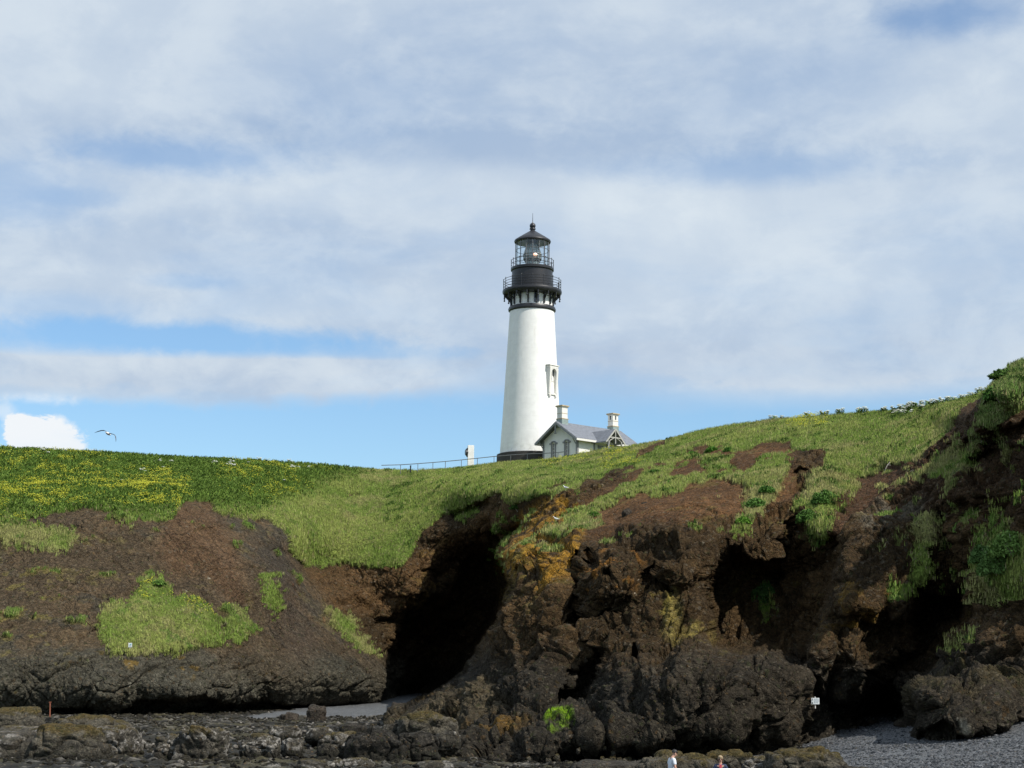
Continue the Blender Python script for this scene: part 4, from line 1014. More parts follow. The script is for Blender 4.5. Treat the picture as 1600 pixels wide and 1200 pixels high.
def boulder(u, vb, wpx, hpx, Y, label, style='barnacle', group=None, name='boulder', seed=0, depth=.9, flat=.72):
    """u, vb: centre and foot in the photograph; wpx, hpx its size there"""
    if vb > 1128: wpx, hpx = wpx * 1.12, hpx * .86
    s = Y / F_PX; w_, h_ = wpx * s, hpx * s
    p = V(u, vb, Y)
    vs, fs = ICO[6] if wpx > 60 else ICO[4] if wpx > 25 else ICO[2] if wpx < 9 else ICO[4]
    nr = vs.copy(); sd = int(seed + u * 3 + vb)
    o = np.array([sd * 1.7 % 91, sd * .3 % 77, sd * 2.9 % 63])
    sq = 0.62 if style != 'slab' else .5
    q = np.sign(nr) * np.abs(nr) ** sq; q /= np.abs(q).max(0)
    q[:, 2] = np.where(q[:, 2] > 0, q[:, 2] * flat, q[:, 2] * .55)
    X = q * (w_ / 2, w_ / 2 * depth, h_ / .72 * .98)
    k = max(w_, .5)
    n_big = fbm(nr * 1.1 + o, 1.2, 3, .5, 71); a, b, c, t = voro(X / (k * .30) + o, 72); a2_, b2_, c2_, t2_ = voro(X / .10 + o, 73); n_f = fbm(X + o, 4.0, 4, .6, 74)
    d = (.24 * n_big + .20 * t - .12 * np.exp(-(b - a) / .06) + .05 * (c - .5)) * k * .8 * min(1, h_ / w_ * 1.8) + .05 * n_f
    barn = sstep(fbm(X + o, 1.4, 4, .6, 75) + .35 * n_big, -.05, .12) if style == 'barnacle' else np.zeros(len(X))
    d = d + barn * .035 * (1 - a2_)
    X = X + nr * d[:, None]
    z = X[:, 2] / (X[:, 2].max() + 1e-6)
    base = {'barnacle': (C(.066, .060, .048), C(.040, .036, .029)), 'brown': (C(.055, .045, .036), C(.038, .032, .026)), 'moss': (C(.088, .079, .060), C(.055, .050, .040)),
            'dark': (C(.034, .030, .025), C(.022, .020, .016)), 'slab': (C(.06, .054, .044), C(.038, .034, .028))}[style]
    al = lerp(base[0], base[1], sstep(n_f + n_big, -.4, .4))
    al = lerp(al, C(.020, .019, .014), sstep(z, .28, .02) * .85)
    al = lerp(al, lerp(C(.12, .115, .11), C(.30, .285, .26), c2_), barn * (c2_ > .42) * sstep(z, .05, .25) * sstep(n_f, -.6, .0) * .95)
    if style in ('moss', 'barnacle') and wpx > 40 or style == 'moss':
        ms = sstep(z + .35 * n_f + .2 * n_big, .62 if style == 'moss' else .80, .86 if style == 'moss' else 1.0)
        al = lerp(al, lerp(C(.085, .058, .014), C(.060, .048, .016), sstep(n_f, -.3, .3)), ms * .9)
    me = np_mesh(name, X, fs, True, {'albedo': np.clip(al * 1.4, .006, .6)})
    ob = link(name, me, m_rock); ob.location = p + Vector((0, 0, -h_ * .06)); ob.rotation_euler = (0, 0, 0)
    return tag(ob, label, 'rock', group)
# u, foot v, width, height, depth, style, label
BL = [
 (38, 1180, 150, 52, 84, 'barnacle', 'wide barnacled rock at the far left edge with a mossy olive top'),
 (18, 1136, 84, 30, 100, 'moss', 'low olive moss-topped rock behind the others at the far left'),
 (108, 1182, 112, 52, 83, 'moss', 'pale grey rounded tidal rock in the middle of the left rock bank'),
 (172, 1180, 78, 50, 84, 'barnacle', 'blocky tidal rock with white barnacle band at the right end of the left bank'),
 (135, 1146, 84, 30, 95, 'moss', 'mossy brown rock just behind the left tidal rock bank'),
 (180, 1145, 50, 22, 97, 'moss', 'small mossy rock between the left bank and the dark overhang'),
 (276, 1183, 60, 44, 83, 'barnacle', 'round rock crusted in grey barnacles, left part of the lone pair'),
 (313, 1184, 70, 58, 82, 'barnacle', 'tall domed rock with moss cap and barnacle-white side, right of the lone pair'),
 (218, 1162, 16, 9, 89, 'barnacle', 'small pale rock alone on dark seaweed beside the left bank'),
 (410, 1176, 54, 30, 84, 'barnacle', 'squat barnacle-topped rock right of the moss-capped dome'),
 (447, 1149, 44, 18, 97, 'barnacle', 'low pale-topped rock in front of the two dark beach rocks'),
 (459, 1172, 30, 22, 86, 'barnacle', 'little barnacled rock squeezed between two squat ones'),
 (498, 1151, 38, 18, 96, 'barnacle', 'small rounded rock directly below the pointed brown boulder'),
 (532, 1174, 64, 30, 85, 'barnacle', 'flat-topped barnacled rock left of the dark hump'),
 (592, 1176, 86, 38, 84, 'dark', 'long dark seaweed-hung rock in the middle of the tidal flat'),
 (612, 1152, 34, 26, 92, 'barnacle', 'upright pinkish barnacled rock behind the long dark hump'),
 (552, 1142, 40, 14, 104, 'dark', 'low dark rock at the seaward edge of the left pebble beach'),
 (494, 1128, 34, 25, 127, 'brown', 'pointed brown boulder standing on the left pebble beach'),
 (453, 1126, 28, 13, 127, 'brown', 'low dark brown boulder left of the pointed one'),
 (625, 1114, 36, 15, 133, 'brown', 'flat brown boulder at the mouth of the shaded cove'),
 (492, 1202, 52, 20, 75.5, 'barnacle', 'rounded barnacled rock at the bottom edge under the squat rocks'),
 (551, 1198, 58, 14, 76.5, 'barnacle', 'low long barnacled rock at the bottom edge beside the rounded one'),
 (428, 1203, 26, 10, 75.5, 'barnacle', 'tiny barnacled rock cut by the bottom edge of the view'),
 (680, 1202, 52, 16, 76, 'barnacle', 'grey barnacled rock at the bottom edge left of the big split rock'),
 (652, 1172, 60, 34, 84, 'dark', 'dark wet rock below the moss-streaked ledge'),
 (700, 1160, 34, 22, 87, 'barnacle', 'round grey mussel-crusted rock under the moss-streaked ledge'),
 (668, 1150, 90, 44, 92, 'moss', 'broad ochre moss-streaked ledge rock at the foot of the central cliff'),
 (1058, 1218, 112, 52, 72, 'moss', 'big domed rock with moss patch behind the person in white'),
 (1140, 1210, 60, 46, 76, 'moss', 'pale rounded rock just behind the person in the navy jacket'),
 (1196, 1212, 72, 36, 75, 'barnacle', 'brown barnacled rock right of the person in the navy jacket'),
 (1255, 1214, 110, 52, 73, 'moss', 'large mossy rock at the lower edge of the right pebble beach'),
 (1330, 1214, 70, 18, 72, 'slab', 'low flat rock at the bottom edge below the right pebble beach'),
 (1365, 1188, 14, 8, 78, 'slab', 'small flat stone lying on the right pebble beach'),
 (1390, 1192, 18, 8, 77, 'slab', 'second small flat stone lower on the right pebble beach'),
 (1512, 1146, 10, 10, 81.0, 'moss', 'pale knobbly stone under the overhang on the right beach'),
 (1504, 1134, 11, 13, 81.8, 'moss', 'thin pale upright stone leaning under the right overhang'),
 (960, 1212, 130, 26, 74, 'slab', 'low rubble shelf rock left of the person in white'),
 (1055, 785, 22, 17, 130.0, 'brown', 'grey and orange boulder lying on the brown slope below the skyline'),
 (981, 806, 17, 10, 126.0, 'brown', 'small brown stone lower left of the grey and orange boulder'),
 (1048, 792, 10, 6, 127.5, 'brown', 'little grey stone just below the grey and orange boulder'),
 (1007, 795, 13, 10, 128.0, 'brown', 'small rust-brown stone left of the grey and orange boulder'),
]
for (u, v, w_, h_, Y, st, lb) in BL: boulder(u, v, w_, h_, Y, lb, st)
# mussel-white cobbles in the gap under the slab
ORD_C = ['first', 'fourth', 'fifth', 'sixth', 'eighth', 'tenth', 'eleventh', 'lowest', 'ninth', 'seventh', 'second', 'last']
for k, (u, v, s_) in enumerate([(827, 1188, 7), (871, 1186, 8), (903, 1174, 6), (941, 1190, 8), (957, 1192, 10), (968, 1190, 8), (977, 1192, 9), (983, 1188, 6), (958, 1178, 6), (945, 1170, 4), (857, 1190, 7), (1000, 1192, 7)]):
    boulder(u, v, s_, s_ * 1.05, 90.3, ('smaller' if s_ < 8 else 'larger') + ' pale mussel-crusted cobble under the dark slab, %s from the left' % ORD_C[k], 'moss', 'pale cobbles under the dark slab', 'cobble', k, .9, .8)

# ---------- pebbles: far more than anyone could count
def scatter_tris(name, pts, size, base_v, base_f, cols, mt, squash=(1, 1, .7)):
    n = len(pts); k = len(base_v)
    ang = rng.uniform(0, 2 * math.pi, n); ca, sa = np.cos(ang), np.sin(ang)
    sc = size[:, None] * rng.uniform(.7, 1.3, (n, 3)) * squash
    B = base_v[None] * sc[:, None, :] * (1 + .25 * rng.standard_normal((n, k, 1)) * .5)
    X = np.stack([B[..., 0] * ca[:, None] - B[..., 1] * sa[:, None], B[..., 0] * sa[:, None] + B[..., 1] * ca[:, None], B[..., 2]], -1) + pts[:, None, :]
    F = (base_f[None] + (np.arange(n) * k)[:, None, None]).reshape(-1, 3)
    return link(name, np_mesh(name, X.reshape(-1, 3), F, True, {'albedo': np.repeat(cols, k, 0)}), mt)
vi, fi = ICO[1]
gm = grav.reshape(len(gy), len(gx)); gzz = PG[:, 2].reshape(len(gy), len(gx))
def sample_ground(n, cond):
    X = rng.uniform(-50, 55, n); Yy = rng.uniform(58, 150, n)
    ix = np.searchsorted(gx, X) - 1; iy = np.searchsorted(gy, Yy) - 1
    z = gzz[iy, ix]; g = gm[iy, ix]
    P = np.stack([X, Yy, z], 1); u, v = proj(P)
    ok = (u > -60) & (u < 1680) & (v < 1225) & cond(g, u, v, Yy)
    return P[ok], u[ok], v[ok]
Pg, _, _ = sample_ground(520000, lambda g, u, v, Yy: (g > .6) & (Yy < 125))
Pg = Pg[:80000]; cc = rng.uniform(0, 1, len(Pg))
cols = lerp(C(.045, .052, .062), C(.23, .24, .26), cc ** 1.5)
o = scatter_tris('pebbles', Pg, rng.uniform(.025, .075, len(Pg)) * (1 + (rng.uniform(0, 1, len(Pg)) > .97)), vi, fi, cols, m_rock)
tag(o, 'grey rounded pebbles covering the beach', kind='stuff')
Pt, _, _ = sample_ground(160000, lambda g, u, v, Yy: g < .3)
ns = fbm(Pt * (.5, 1, 0), .5, 3, .5, 81); Pt = Pt[(ns > -.15)][:26000]; cc = rng.uniform(0, 1, len(Pt))
cols = lerp(C(.009, .0085, .007), C(.036, .032, .020), cc); pale = rng.uniform(0, 1, len(Pt)) > .93; cols[pale] = C(.20, .185, .165) * rng.uniform(.7, 1.4, (pale.sum(), 1))
o = scatter_tris('seaweed_rubble', Pt, rng.uniform(.04, .16, len(Pt)) ** 1.0, vi, fi, cols, m_rock, (1.2, 1, .8))
tag(o, 'dark seaweed tufts and barnacled rubble over the tidal flat', kind='stuff')

# ============================================================ GRASS AND FLOWERS
m_grass = mat('grass_blades', rough=.75, var=.15, vscale=.6, attr='albedo', spec=.12)
TP = PH.reshape(NV, NU, 3); TA = alb.reshape(NV, NU, 3); TG = grass.reshape(NV, NU)
e1 = TP[1:, :-1] - TP[:-1, :-1]; e2 = TP[:-1, 1:] - TP[:-1, :-1]
area = np.linalg.norm(np.cross(e1, e2), axis=-1) * (TG[:-1, :-1] > .5) * (U[:-1, :-1] > -60) * (U[:-1, :-1] < 1680)
flatA = area.ravel(); cum = np.cumsum(flatA); 
def sample_head(n, wt=None):
    cu = cum if wt is None else np.cumsum(flatA * wt)
    k = np.searchsorted(cu, rng.uniform(0, cu[-1], n)); r_i, c_i = k // (NU - 1), k % (NU - 1)
    f, g = rng.uniform(0, 1, (2, n, 1))
    P = TP[r_i, c_i] + f * e1[r_i, c_i] + g * e2[r_i, c_i]
    return P, TA[r_i, c_i], U[r_i, c_i], VV[r_i, c_i]
def blades(name, P, hgt, wid, cols, lean=.35, nb=3):
    n = len(P); P = np.repeat(P, nb, 0); hgt = np.repeat(hgt, nb); cols = np.repeat(cols, nb, 0) * rng.uniform(.6, 1.4, (n * nb, 1)); n *= nb
    a = rng.uniform(0, 2 * math.pi, n); dx, dy = np.cos(a), np.sin(a)
    off = np.stack([rng.normal(0, .10, n), rng.normal(0, .10, n), np.zeros(n)], 1)
    b = P + off; h = hgt * rng.uniform(.5, 1.3, n); w2 = wid * rng.uniform(.6, 1.4, n)
    side = np.stack([dx, dy, np.zeros(n)], 1) * w2[:, None]
    la, lb = rng.normal(.10, lean, n), rng.normal(0, lean, n)
    mid = b + np.stack([la * h * .35, lb * h * .35, h * .6], 1); tip = b + np.stack([la * h, lb * h, h], 1)
    low = np.array([0, 0, -.12])
    X = np.stack([b - side + low, b + side + low, mid + side * .7, mid - side * .7, tip], 1)
    base = (np.arange(n) * 5)[:, None]
    F = np.concatenate([base + [0, 1, 2], base + [0, 2, 3], base + [3, 2, 4]])
    return link(name, np_mesh(name, X.reshape(-1, 3), F, False, {'albedo': np.repeat(np.clip(cols, .01, .6), 5, 0)}), m_grass)
P, A, uu, vv = sample_head(190000)
dry = (rng.uniform(0, 1, len(P)) > .86)[:, None] * (~((uu < 540) & (vv < 790)))[:, None]
cols = np.where(dry, C(.30, .26, .13), A * 1.18)
hh = .20 * (1 + .5 * fbm(P, 1 / 3.5, 3, .5, 91))
tag(blades('meadow_grass', P, hh, .017, cols), 'green and straw-coloured grass covering the headland', kind='stuff')
# broad-leaved plants in the darker meadow and in clumps
lw = (dark_meadow.reshape(NV, NU)[:-1, :-1]).ravel() * (.25 + sstep(nA.reshape(NV, NU)[:-1, :-1].ravel(), -.5, .3))
P, A, uu, vv = sample_head(26000, lw)
cols = lerp(C(.065, .120, .022), C(.145, .21, .038), rng.uniform(0, 1, len(P)))
tag(blades('meadow_weeds', P, np.full(len(P), .26), .065, cols, .6, 3), 'dark green leafy weeds among the grass of the left meadow', kind='stuff')
clump = (sstep(fbm(TP[:-1, :-1].reshape(-1, 3), 1 / 1.5, 3, .5, 92), .30, .42)) * ((U[:-1, :-1] > 600) * 1.0).ravel()
P, A, uu, vv = sample_head(7000, clump)
tag(blades('slope_weeds', P, np.full(len(P), .22), .05, lerp(C(.06, .12, .02), C(.11, .17, .035), rng.uniform(0, 1, len(P))), .6, 3), 'dark green weed tufts on the grass slope', kind='stuff')
# yellow flowers
FZ = [([(-60, 690), (40, 692), (150, 705), (165, 740), (120, 790), (60, 815), (-60, 790)], 1.0), ([(60, 730), (110, 725), (125, 790), (30, 800)], 2.2), ([(160, 760), (200, 752), (288, 757), (288, 790), (200, 790), (165, 778)], 3.2), ([(60, 712), (160, 712), (160, 740), (80, 735)], 1.6), ([(-10, 760), (110, 740), (100, 790), (0, 800)], 1.5),
      ([(345, 712), (480, 722), (510, 740), (440, 780), (360, 760)], 1.1), ([(945, 708), (985, 706), (980, 722), (950, 722)], 1.5), ([(860, 716), (905, 706), (945, 700), (940, 710), (880, 722)], .8),
      ([(225, 905), (262, 900), (262, 925), (225, 930)], 2.5), ([(290, 935), (335, 955), (330, 965), (290, 950)], .9), ([(1235, 652), (1270, 649), (1270, 655), (1235, 658)], 3)]
fw = np.zeros(U[:-1, :-1].size); ur, vr = U[:-1, :-1].ravel(), VV[:-1, :-1].ravel()
wur = ur + 1.6 * (wu.reshape(NV, NU)[:-1, :-1].ravel() - ur); wvr = vr + 0.8 * (wv.reshape(NV, NU)[:-1, :-1].ravel() - vr)
for poly, k in FZ: fw = np.maximum(fw, k * sstep(sdist(wur, wvr, poly), -22, 14))
fw = fw * sstep(fbm(TP[:-1, :-1].reshape(-1, 3), 1 / 1.8, 5, .65, 93), -.15, .5) ** 1.4
P, A, uu, vv = sample_head(13500, fw)
P = P + np.stack([np.zeros(len(P)), np.zeros(len(P)), rng.uniform(.12, .42, len(P))], 1)
m_flow = mat('petals', rough=.6, var=.08, attr='albedo', spec=.2)
cols = lerp(C(.50, .47, .03), C(.66, .66, .08), rng.uniform(0, 1, len(P)))
o = scatter_tris('yellow_flowers', P, rng.uniform(.025, .055, len(P)), vi, fi, cols, m_flow, (1, 1, .6))
tag(o, 'patches of small yellow wildflowers in the grass', kind='stuff')

# white umbel plants
m_leaf = mat('plant_leaf', (.10, .16, .04), .7, var=.3, vscale=4, spec=.2)
m_umb = mat('umbel_white', (.80, .81, .72), .7, var=.12, vscale=6)
def surf(u, v):
    k = int(np.argmin((U - u) ** 2 + (VV - v) ** 2)); return Vector(TP.reshape(-1, 3)[k].tolist())
def umbel_plant(n_head, spread, hgt, seed):
    rr = random.Random(seed); root = empty('umbel_plant')
    st, lf = MB(), MB(); heads = []
    for k in range(n_head):
        a = rr.uniform(0, 6.28); d = spread * math.sqrt(rr.random()); h = hgt * rr.uniform(.55, 1.15)
        b0 = Vector((d * .3 * math.cos(a), d * .3 * math.sin(a), -.2)); t0 = Vector((d * math.cos(a), d * math.sin(a) * .7, h))
        st.tube(b0, t0, .018, .010, 5); heads.append(t0)
    for k in range(n_head * 7):
        a = rr.uniform(0, 6.28); d = spread * rr.uniform(.2, 1.1); z = rr.uniform(.0, .75) * hgt
        c = Vector((d * math.cos(a), d * math.sin(a) * .7, z)); s_ = rr.uniform(.07, .16)
        t = Vector((rr.uniform(-1, 1), rr.uniform(-1, 1), rr.uniform(-.2, .6))).normalized(); n_ = t.orthogonal().normalized()
        q = [c - t * s_, c + n_ * s_ * .5, c + t * s_ * 1.2, c - n_ * s_ * .5]
        lf.bm.faces.new([lf.bm.verts.new(x) for x in q])
    st.build('stem', m_leaf, root); lf.build('foliage', m_leaf, root)
    for t0 in heads:
        hb = MB(); R0 = rr.uniform(.10, .18)
        for i in range(11):
            a = i * 2.4; d = R0 * math.sqrt((i + .4) / 11)
            hb.tube(t0 - Vector((0, 0, .07)), t0 + Vector((d * math.cos(a), d * math.sin(a), 0)), .004, n=3)
            r2 = bmesh.ops.create_icosphere(hb.bm, subdivisions=1, radius=.042)
            bmesh.ops.transform(hb.bm, matrix=Matrix.Translation(t0 + Vector((d * math.cos(a), d * math.sin(a), .02 - d * .25))) @ Matrix.Diagonal((1, 1, .6, 1)), verts=r2['verts'])
        hb.build('flower_head', m_umb, root)
    return root
protos = [umbel_plant(6, .38, .50, 1), umbel_plant(9, .55, .55, 2), umbel_plant(3, .22, .45, 3)]
used = [False] * 3
UP = [(1207, 651, 1), (1222, 650, 2), (1262, 648.5, 0), (1290, 645.5, 1), (1312, 644.5, 1), (1343, 642.5, 1), (1352, 642, 0), (1381, 640, 1), (1402, 640, 1), (1411, 637, 1), (1414, 641, 1), (1421, 634, 1),
      (1423, 638, 0), (1432, 635, 1), (1446, 632, 1), (1458, 631, 0), (1466, 628.5, 1), (1478, 625.5, 1), (1486, 625, 1), (1503, 620, 1), (1510, 618, 2), (1518, 616, 1), (1530, 611.5, 0), (1538, 609.5, 1), (1408, 645, 1), (1398, 645, 0), (1418, 646, 1), (1441, 638, 0)]
UL = [(68, 708, 0), (74, 711, 2), (222, 742, 0), (240, 729, 2), (249, 728, 0), (255, 738, 2), (268, 729, 0), (334, 728, 0), (358, 733, 1), (366, 734, 0), (389, 725, 2), (361, 726, 0), (453, 722, 0), (455, 734, 0), (463, 735, 1), (481, 736, 0), (404, 721, 0), (441, 757, 2), (191, 756, 2)]
def put_plant(u, v, k, label, grp, sc=1.0, dz=0):
    o = protos[k] if not used[k] else copy_tree(protos[k]); used[k] = True
    o.location = surf(u, v) - Vector((0, 0, .05)); o.rotation_euler = (0, 0, random.uniform(0, 6.28)); s_ = sc * random.uniform(.85, 1.25); o.scale = (s_, s_, s_)
    return tag(o, label, 'flowering plant', grp)
ORD = ['first', 'second', 'third', 'fourth', 'fifth', 'sixth', 'seventh', 'eighth', 'ninth', 'tenth', 'eleventh', 'twelfth', 'thirteenth', 'fourteenth', 'fifteenth', 'sixteenth', 'seventeenth', 'eighteenth', 'nineteenth', 'twentieth',
       'twenty-first', 'twenty-second', 'twenty-third', 'twenty-fourth', 'twenty-fifth', 'twenty-sixth', 'twenty-seventh', 'twenty-eighth']
SZ = ['bushy', 'broad many-headed', 'slim']
for q_, (u, v, k) in enumerate(sorted(UP)): put_plant(u, v + 3, k, SZ[k] + ' white-flowered plant on the right skyline, ' + ORD[q_] + ' from the left', 'white flowering plants along the right skyline', .92)
for q_, (u, v, k) in enumerate(sorted(UL)): put_plant(u, v, k, SZ[k] + ' white-flowered plant in the left meadow, ' + ORD[q_] + ' from the left', 'white flowering plants in the left meadow', .8)
# leafy bushes
def leafy(name, r, h, n, cl, seed):
    q = np.random.default_rng(seed); d = q.normal(0, 1, (n, 3)); d /= np.linalg.norm(d, axis=1)[:, None]; d[:, 2] = np.abs(d[:, 2]) * 1.0 - .12
    lob = 1 + .35 * fbm(d * 2.2, 1.0, 3, .5, seed); rad = q.uniform(.55, 1, n) ** .5 * lob
    c = d * rad[:, None] * (r, r * .8, h)
    t = q.normal(0, 1, (n, 3)); t /= np.linalg.norm(t, axis=1)[:, None]; b = np.cross(t, q.normal(0, 1, (n, 3))); b /= np.linalg.norm(b, axis=1)[:, None]; s_ = q.uniform(.06, .13, (n, 1))
    X = np.stack([c - t * s_, c + b * s_ * .5, c + t * s_ * 1.3, c - b * s_ * .5], 1)
    cols = lerp(C(*cl) * 1.1, C(*cl) * 2.1, q.uniform(0, 1, n))
    root = empty(name)
    link('foliage', np_mesh('foliage', X.reshape(-1, 3), (np.arange(n * 4)).reshape(-1, 4), False, {'albedo': np.repeat(cols, 4, 0)}), m_grass, root)
    m = MB()
    for k in range(6): a = k * 1.05; m.tube((0, 0, -.3), (r * .6 * math.cos(a), r * .5 * math.sin(a), h * .7), .03, .01, 5)
    m.build('stem', M['drift'], root)
    return root
LB = [(1112, 706, .62, .5, (.05, .12, .015), 'bright green leafy bush above the bare brown scar on the slope'),
      (1140, 706, .5, .35, (.055, .12, .02), 'low green bush right of the bright leafy one on the slope'),
      (1044, 757, .65, .35, (.05, .115, .016), 'spreading green bush above the grey and orange boulder'),
      (1160, 826, .5, .45, (.075, .15, .02), 'bright green bush at the head of the dark ravine'),
      (1024, 744, .5, .3, (.04, .09, .016), 'small dark green bush up left of the boulder'),
      (1082, 712, .45, .3, (.055, .13, .02), 'small vivid bush at the left of the bare brown scar'),
      (1575, 590, 1.0, .5, (.05, .095, .02), 'dense dark green shrub crowning the right headland'),
      (1565, 620, .9, .7, (.045, .10, .018), 'leafy shrub hanging below the crown of the right headland'),
      (1598, 640, .9, .6, (.04, .08, .018), 'dark shrub at the right edge below the headland top'),
      (1570, 895, 1.0, 1.5, (.075, .13, .035), 'tall feathery green bush catching sun at the right edge'),
      (1595, 870, 1.2, 1.4, (.09, .15, .035), 'lush pale green bush at the extreme right edge of the cliff'),
      (1550, 880, .8, .9, (.06, .11, .03), 'ragged green bush left of the tall feathery one'),
      (1530, 1015, .5, .6, (.07, .11, .03), 'olive bush on the lower right rock above the beach'),
      (1195, 945, .9, 1.4, (.04, .08, .02), 'dim green bush growing inside the dark ravine'),
      (1290, 790, 1.0, .9, (.055, .11, .022), 'green shrub in the grass drape right of the brown gully'),
      (1270, 815, .8, .8, (.05, .10, .02), 'hanging green shrub at the lip of the dark cleft'),
      (1180, 800, .7, .6, (.06, .12, .025), 'green shrub at the foot of the long grass tongue'),
      (245, 915, .7, .35, (.06, .11, .022), 'bright green bush topping the grass patch on the left cliff'),
      (1200, 780, .6, .5, (.05, .11, .02), 'leafy green shrub halfway down the grass tongue'),
      (808, 795, .7, .4, (.035, .075, .015), 'dark green bush beside the orange lichen ledge'),
      (930, 812, .5, .35, (.06, .12, .02), 'little green bush on the slope below the resting gulls')]
for i, (u, v, r, h, c, lb) in enumerate(LB):
    b = leafy('bush', r, h, 900 if r < .8 else 2200, c, 100 + i); b.location = surf(u, v); tag(b, lb, 'bush')

# driftwood branch
p = surf(1384, 738)
m = MB(); m.path([(-.25, -.35, -.35), (-.05, -.4, .1), (.12, -.4, .45), (.32, -.38, .65)], .03, 6); m.tube((.12, -.4, .45), (.34, -.5, .42), .02, .015)
o = m.build('branch', M['drift'], smooth=True); o.location = p; tag(o, 'bleached curved branch sticking out of the brown bank under the right grass', 'branch')
p = surf(1540, 688)
m = MB(); m.path([(0, -.3, -.5), (-.1, -.35, -.1), (.1, -.35, .2), (0, -.35, .5)], .035, 5); m.path([(.1, -.35, .2), (.45, -.35, .5), (.5, -.4, .8)], .03, 5); m.path([(0, -.3, -.3), (.4, -.35, -.4), (.6, -.3, -.1)], .03, 5)
o = m.build('dead_twigs', M['drift'], smooth=True); o.location = p; tag(o, 'pale bare twisted twigs hanging from the right headland edge', 'twigs')

# ============================================================ GULLS
def col_mat(name, fn, rough=.7):
    return mat(name, (.6, .6, .6), rough, var=.06, vscale=8, fn=fn)
def gull_col(t, co, col):
    sep = t.n.new('ShaderNodeSeparateXYZ'); t.l.new(co, sep.inputs[0])
    ax = t.math('ABSOLUTE', sep.outputs[0])
    c = t.mix(t.ramp(ax, .06, .09), (.80, .79, .77), (.10, .10, .11))
    return t.mix(t.ramp(ax, .34, .62), c, (.05, .05, .06))
m_gull = col_mat('gull_feathers', gull_col)
def standing_col(t, co, col):
    sep = t.n.new('ShaderNodeSeparateXYZ'); t.l.new(co, sep.inputs[0])
    back = t.math('MULTIPLY', t.ramp(sep.outputs[2], .17, .21), t.ramp(sep.outputs[1], .10, .02))
    return t.mix(back, (.82, .81, .79), (.35, .36, .38))
m_gull2 = col_mat('gull_plumage', standing_col)
m_beak = mat('gull_beak', (.6, .42, .06), .5); m_legp = mat('gull_leg', (.5, .33, .28), .6)
def loft(bm, secs):
    """secs: lists of points, closed rings joined in turn and capped"""
    R_ = [[bm.verts.new(p) for p in s] for s in secs]
    n = len(R_[0])
    for a, b in zip(R_, R_[1:]):
        for i in range(n): bm.faces.new((a[i], a[(i + 1) % n], b[(i + 1) % n], b[i]))
    bm.faces.new(R_[0][::-1]); bm.faces.new(R_[-1])
def ring(c, rx, rz, n=12, ax='y'):
    return [(c[0] + rx * math.cos(2 * math.pi * i / n), c[1], c[2] + rz * math.sin(2 * math.pi * i / n)) for i in range(n)]
def gull_flying():
    root = empty('flying_gull'); m = MB()
    body = [(-.30, .005, .004), (-.26, .035, .012), (-.18, .045, .03), (-.08, .065, .06), (.04, .072, .068), (.14, .055, .052), (.19, .038, .04), (.235, .042, .042), (.27, .032, .032), (.295, .010, .010)]
    loft(m.bm, [ring((0, y, 0 + (.012 if y > .2 else 0)), rx, rz) for y, rx, rz in body])
    for sd in (-1, 1):
        pts = ([(.03, .03, 0, .17), (.16, .08, .05, .165), (.30, .11, .065, .15), (.42, .07, .0, .13), (.54, .01, -.12, .095), (.63, -.05, -.24, .045), (.66, -.07, -.29, .010)])
        secs = []
        for x, y, z, ch in pts:
            q = []
            for k in range(10):
                a = 2 * math.pi * k / 10; q.append((sd * x, y + ch * .5 * math.cos(a) - .02, z + (.013 if ch > .05 else .005) * math.sin(a) + .02))
            secs.append(q)
        loft(m.bm, secs)
    b = m.build('body', m_gull, root)
    md = b.modifiers.new('r', 'REMESH'); md.mode = 'VOXEL'; md.voxel_size = .009; md.use_smooth_shade = True
    k = MB(); k.tube((0, .285, .01), (0, .345, -.004), .012, .003, 8); k.build('beak', m_beak, root)
    return root
g = gull_flying(); g.location = V(168.5, 677.5, 96)
g.rotation_euler = Matrix([[.80, .50, -.33], [.0, .55, .835], [.0, 0, 1]]).to_euler() if False else (R(-8), R(22), R(-14)); g.scale = (1.15,) * 3
tag(g, 'gull gliding on bent dark-tipped wings above the left meadow skyline', 'gull')
def gull_standing():
    root = empty('resting_gull'); m = MB()
    secs = [(-.24, .012, .008, .155), (-.17, .035, .02, .165), (-.08, .068, .055, .175), (.02, .082, .078, .18), (.10, .068, .070, .20), (.145, .045, .055, .245), (.165, .036, .04, .29), (.19, .040, .040, .32), (.22, .028, .028, .325), (.24, .008, .008, .322)]
    loft(m.bm, [ring((0, y, z), rx, rz) for y, rx, rz, z in secs]); m.build('body', m_gull2, root, True)
    k = MB(); k.tube((0, .232, .322), (0, .285, .312), .011, .003, 8); k.build('beak', m_beak, root)
    for sd in (-1, 1): q = MB(); q.tube((sd * .03, .0, -.02), (sd * .03, .0, .12), .007, n=6); q.box((sd * .03, .02, -.015), (.04, .06, .008)); q.build('leg', m_legp, root)
    return root
def nearest_surface(u, v):
    near = (np.abs(U - u) < 4) & (np.abs(VV - v) < 4); q = TP[near]; return q
for i, (u, v, rz, lb) in enumerate([(887.5, 778, R(60), 'white gull resting on the lichen ledge, the higher of the two'), (871.5, 821.5, R(100), 'white gull resting beside a dark hollow, lower of the two')]):
    g = gull_standing() if i == 0 else copy_tree(g); p = surf(u, v)
    g.location = p + Vector((0, -.25, .05)); g.rotation_euler = (0, 0, rz); g.scale = (1.15,) * 3; tag(g, lb, 'gull', 'gulls resting on the cliff')

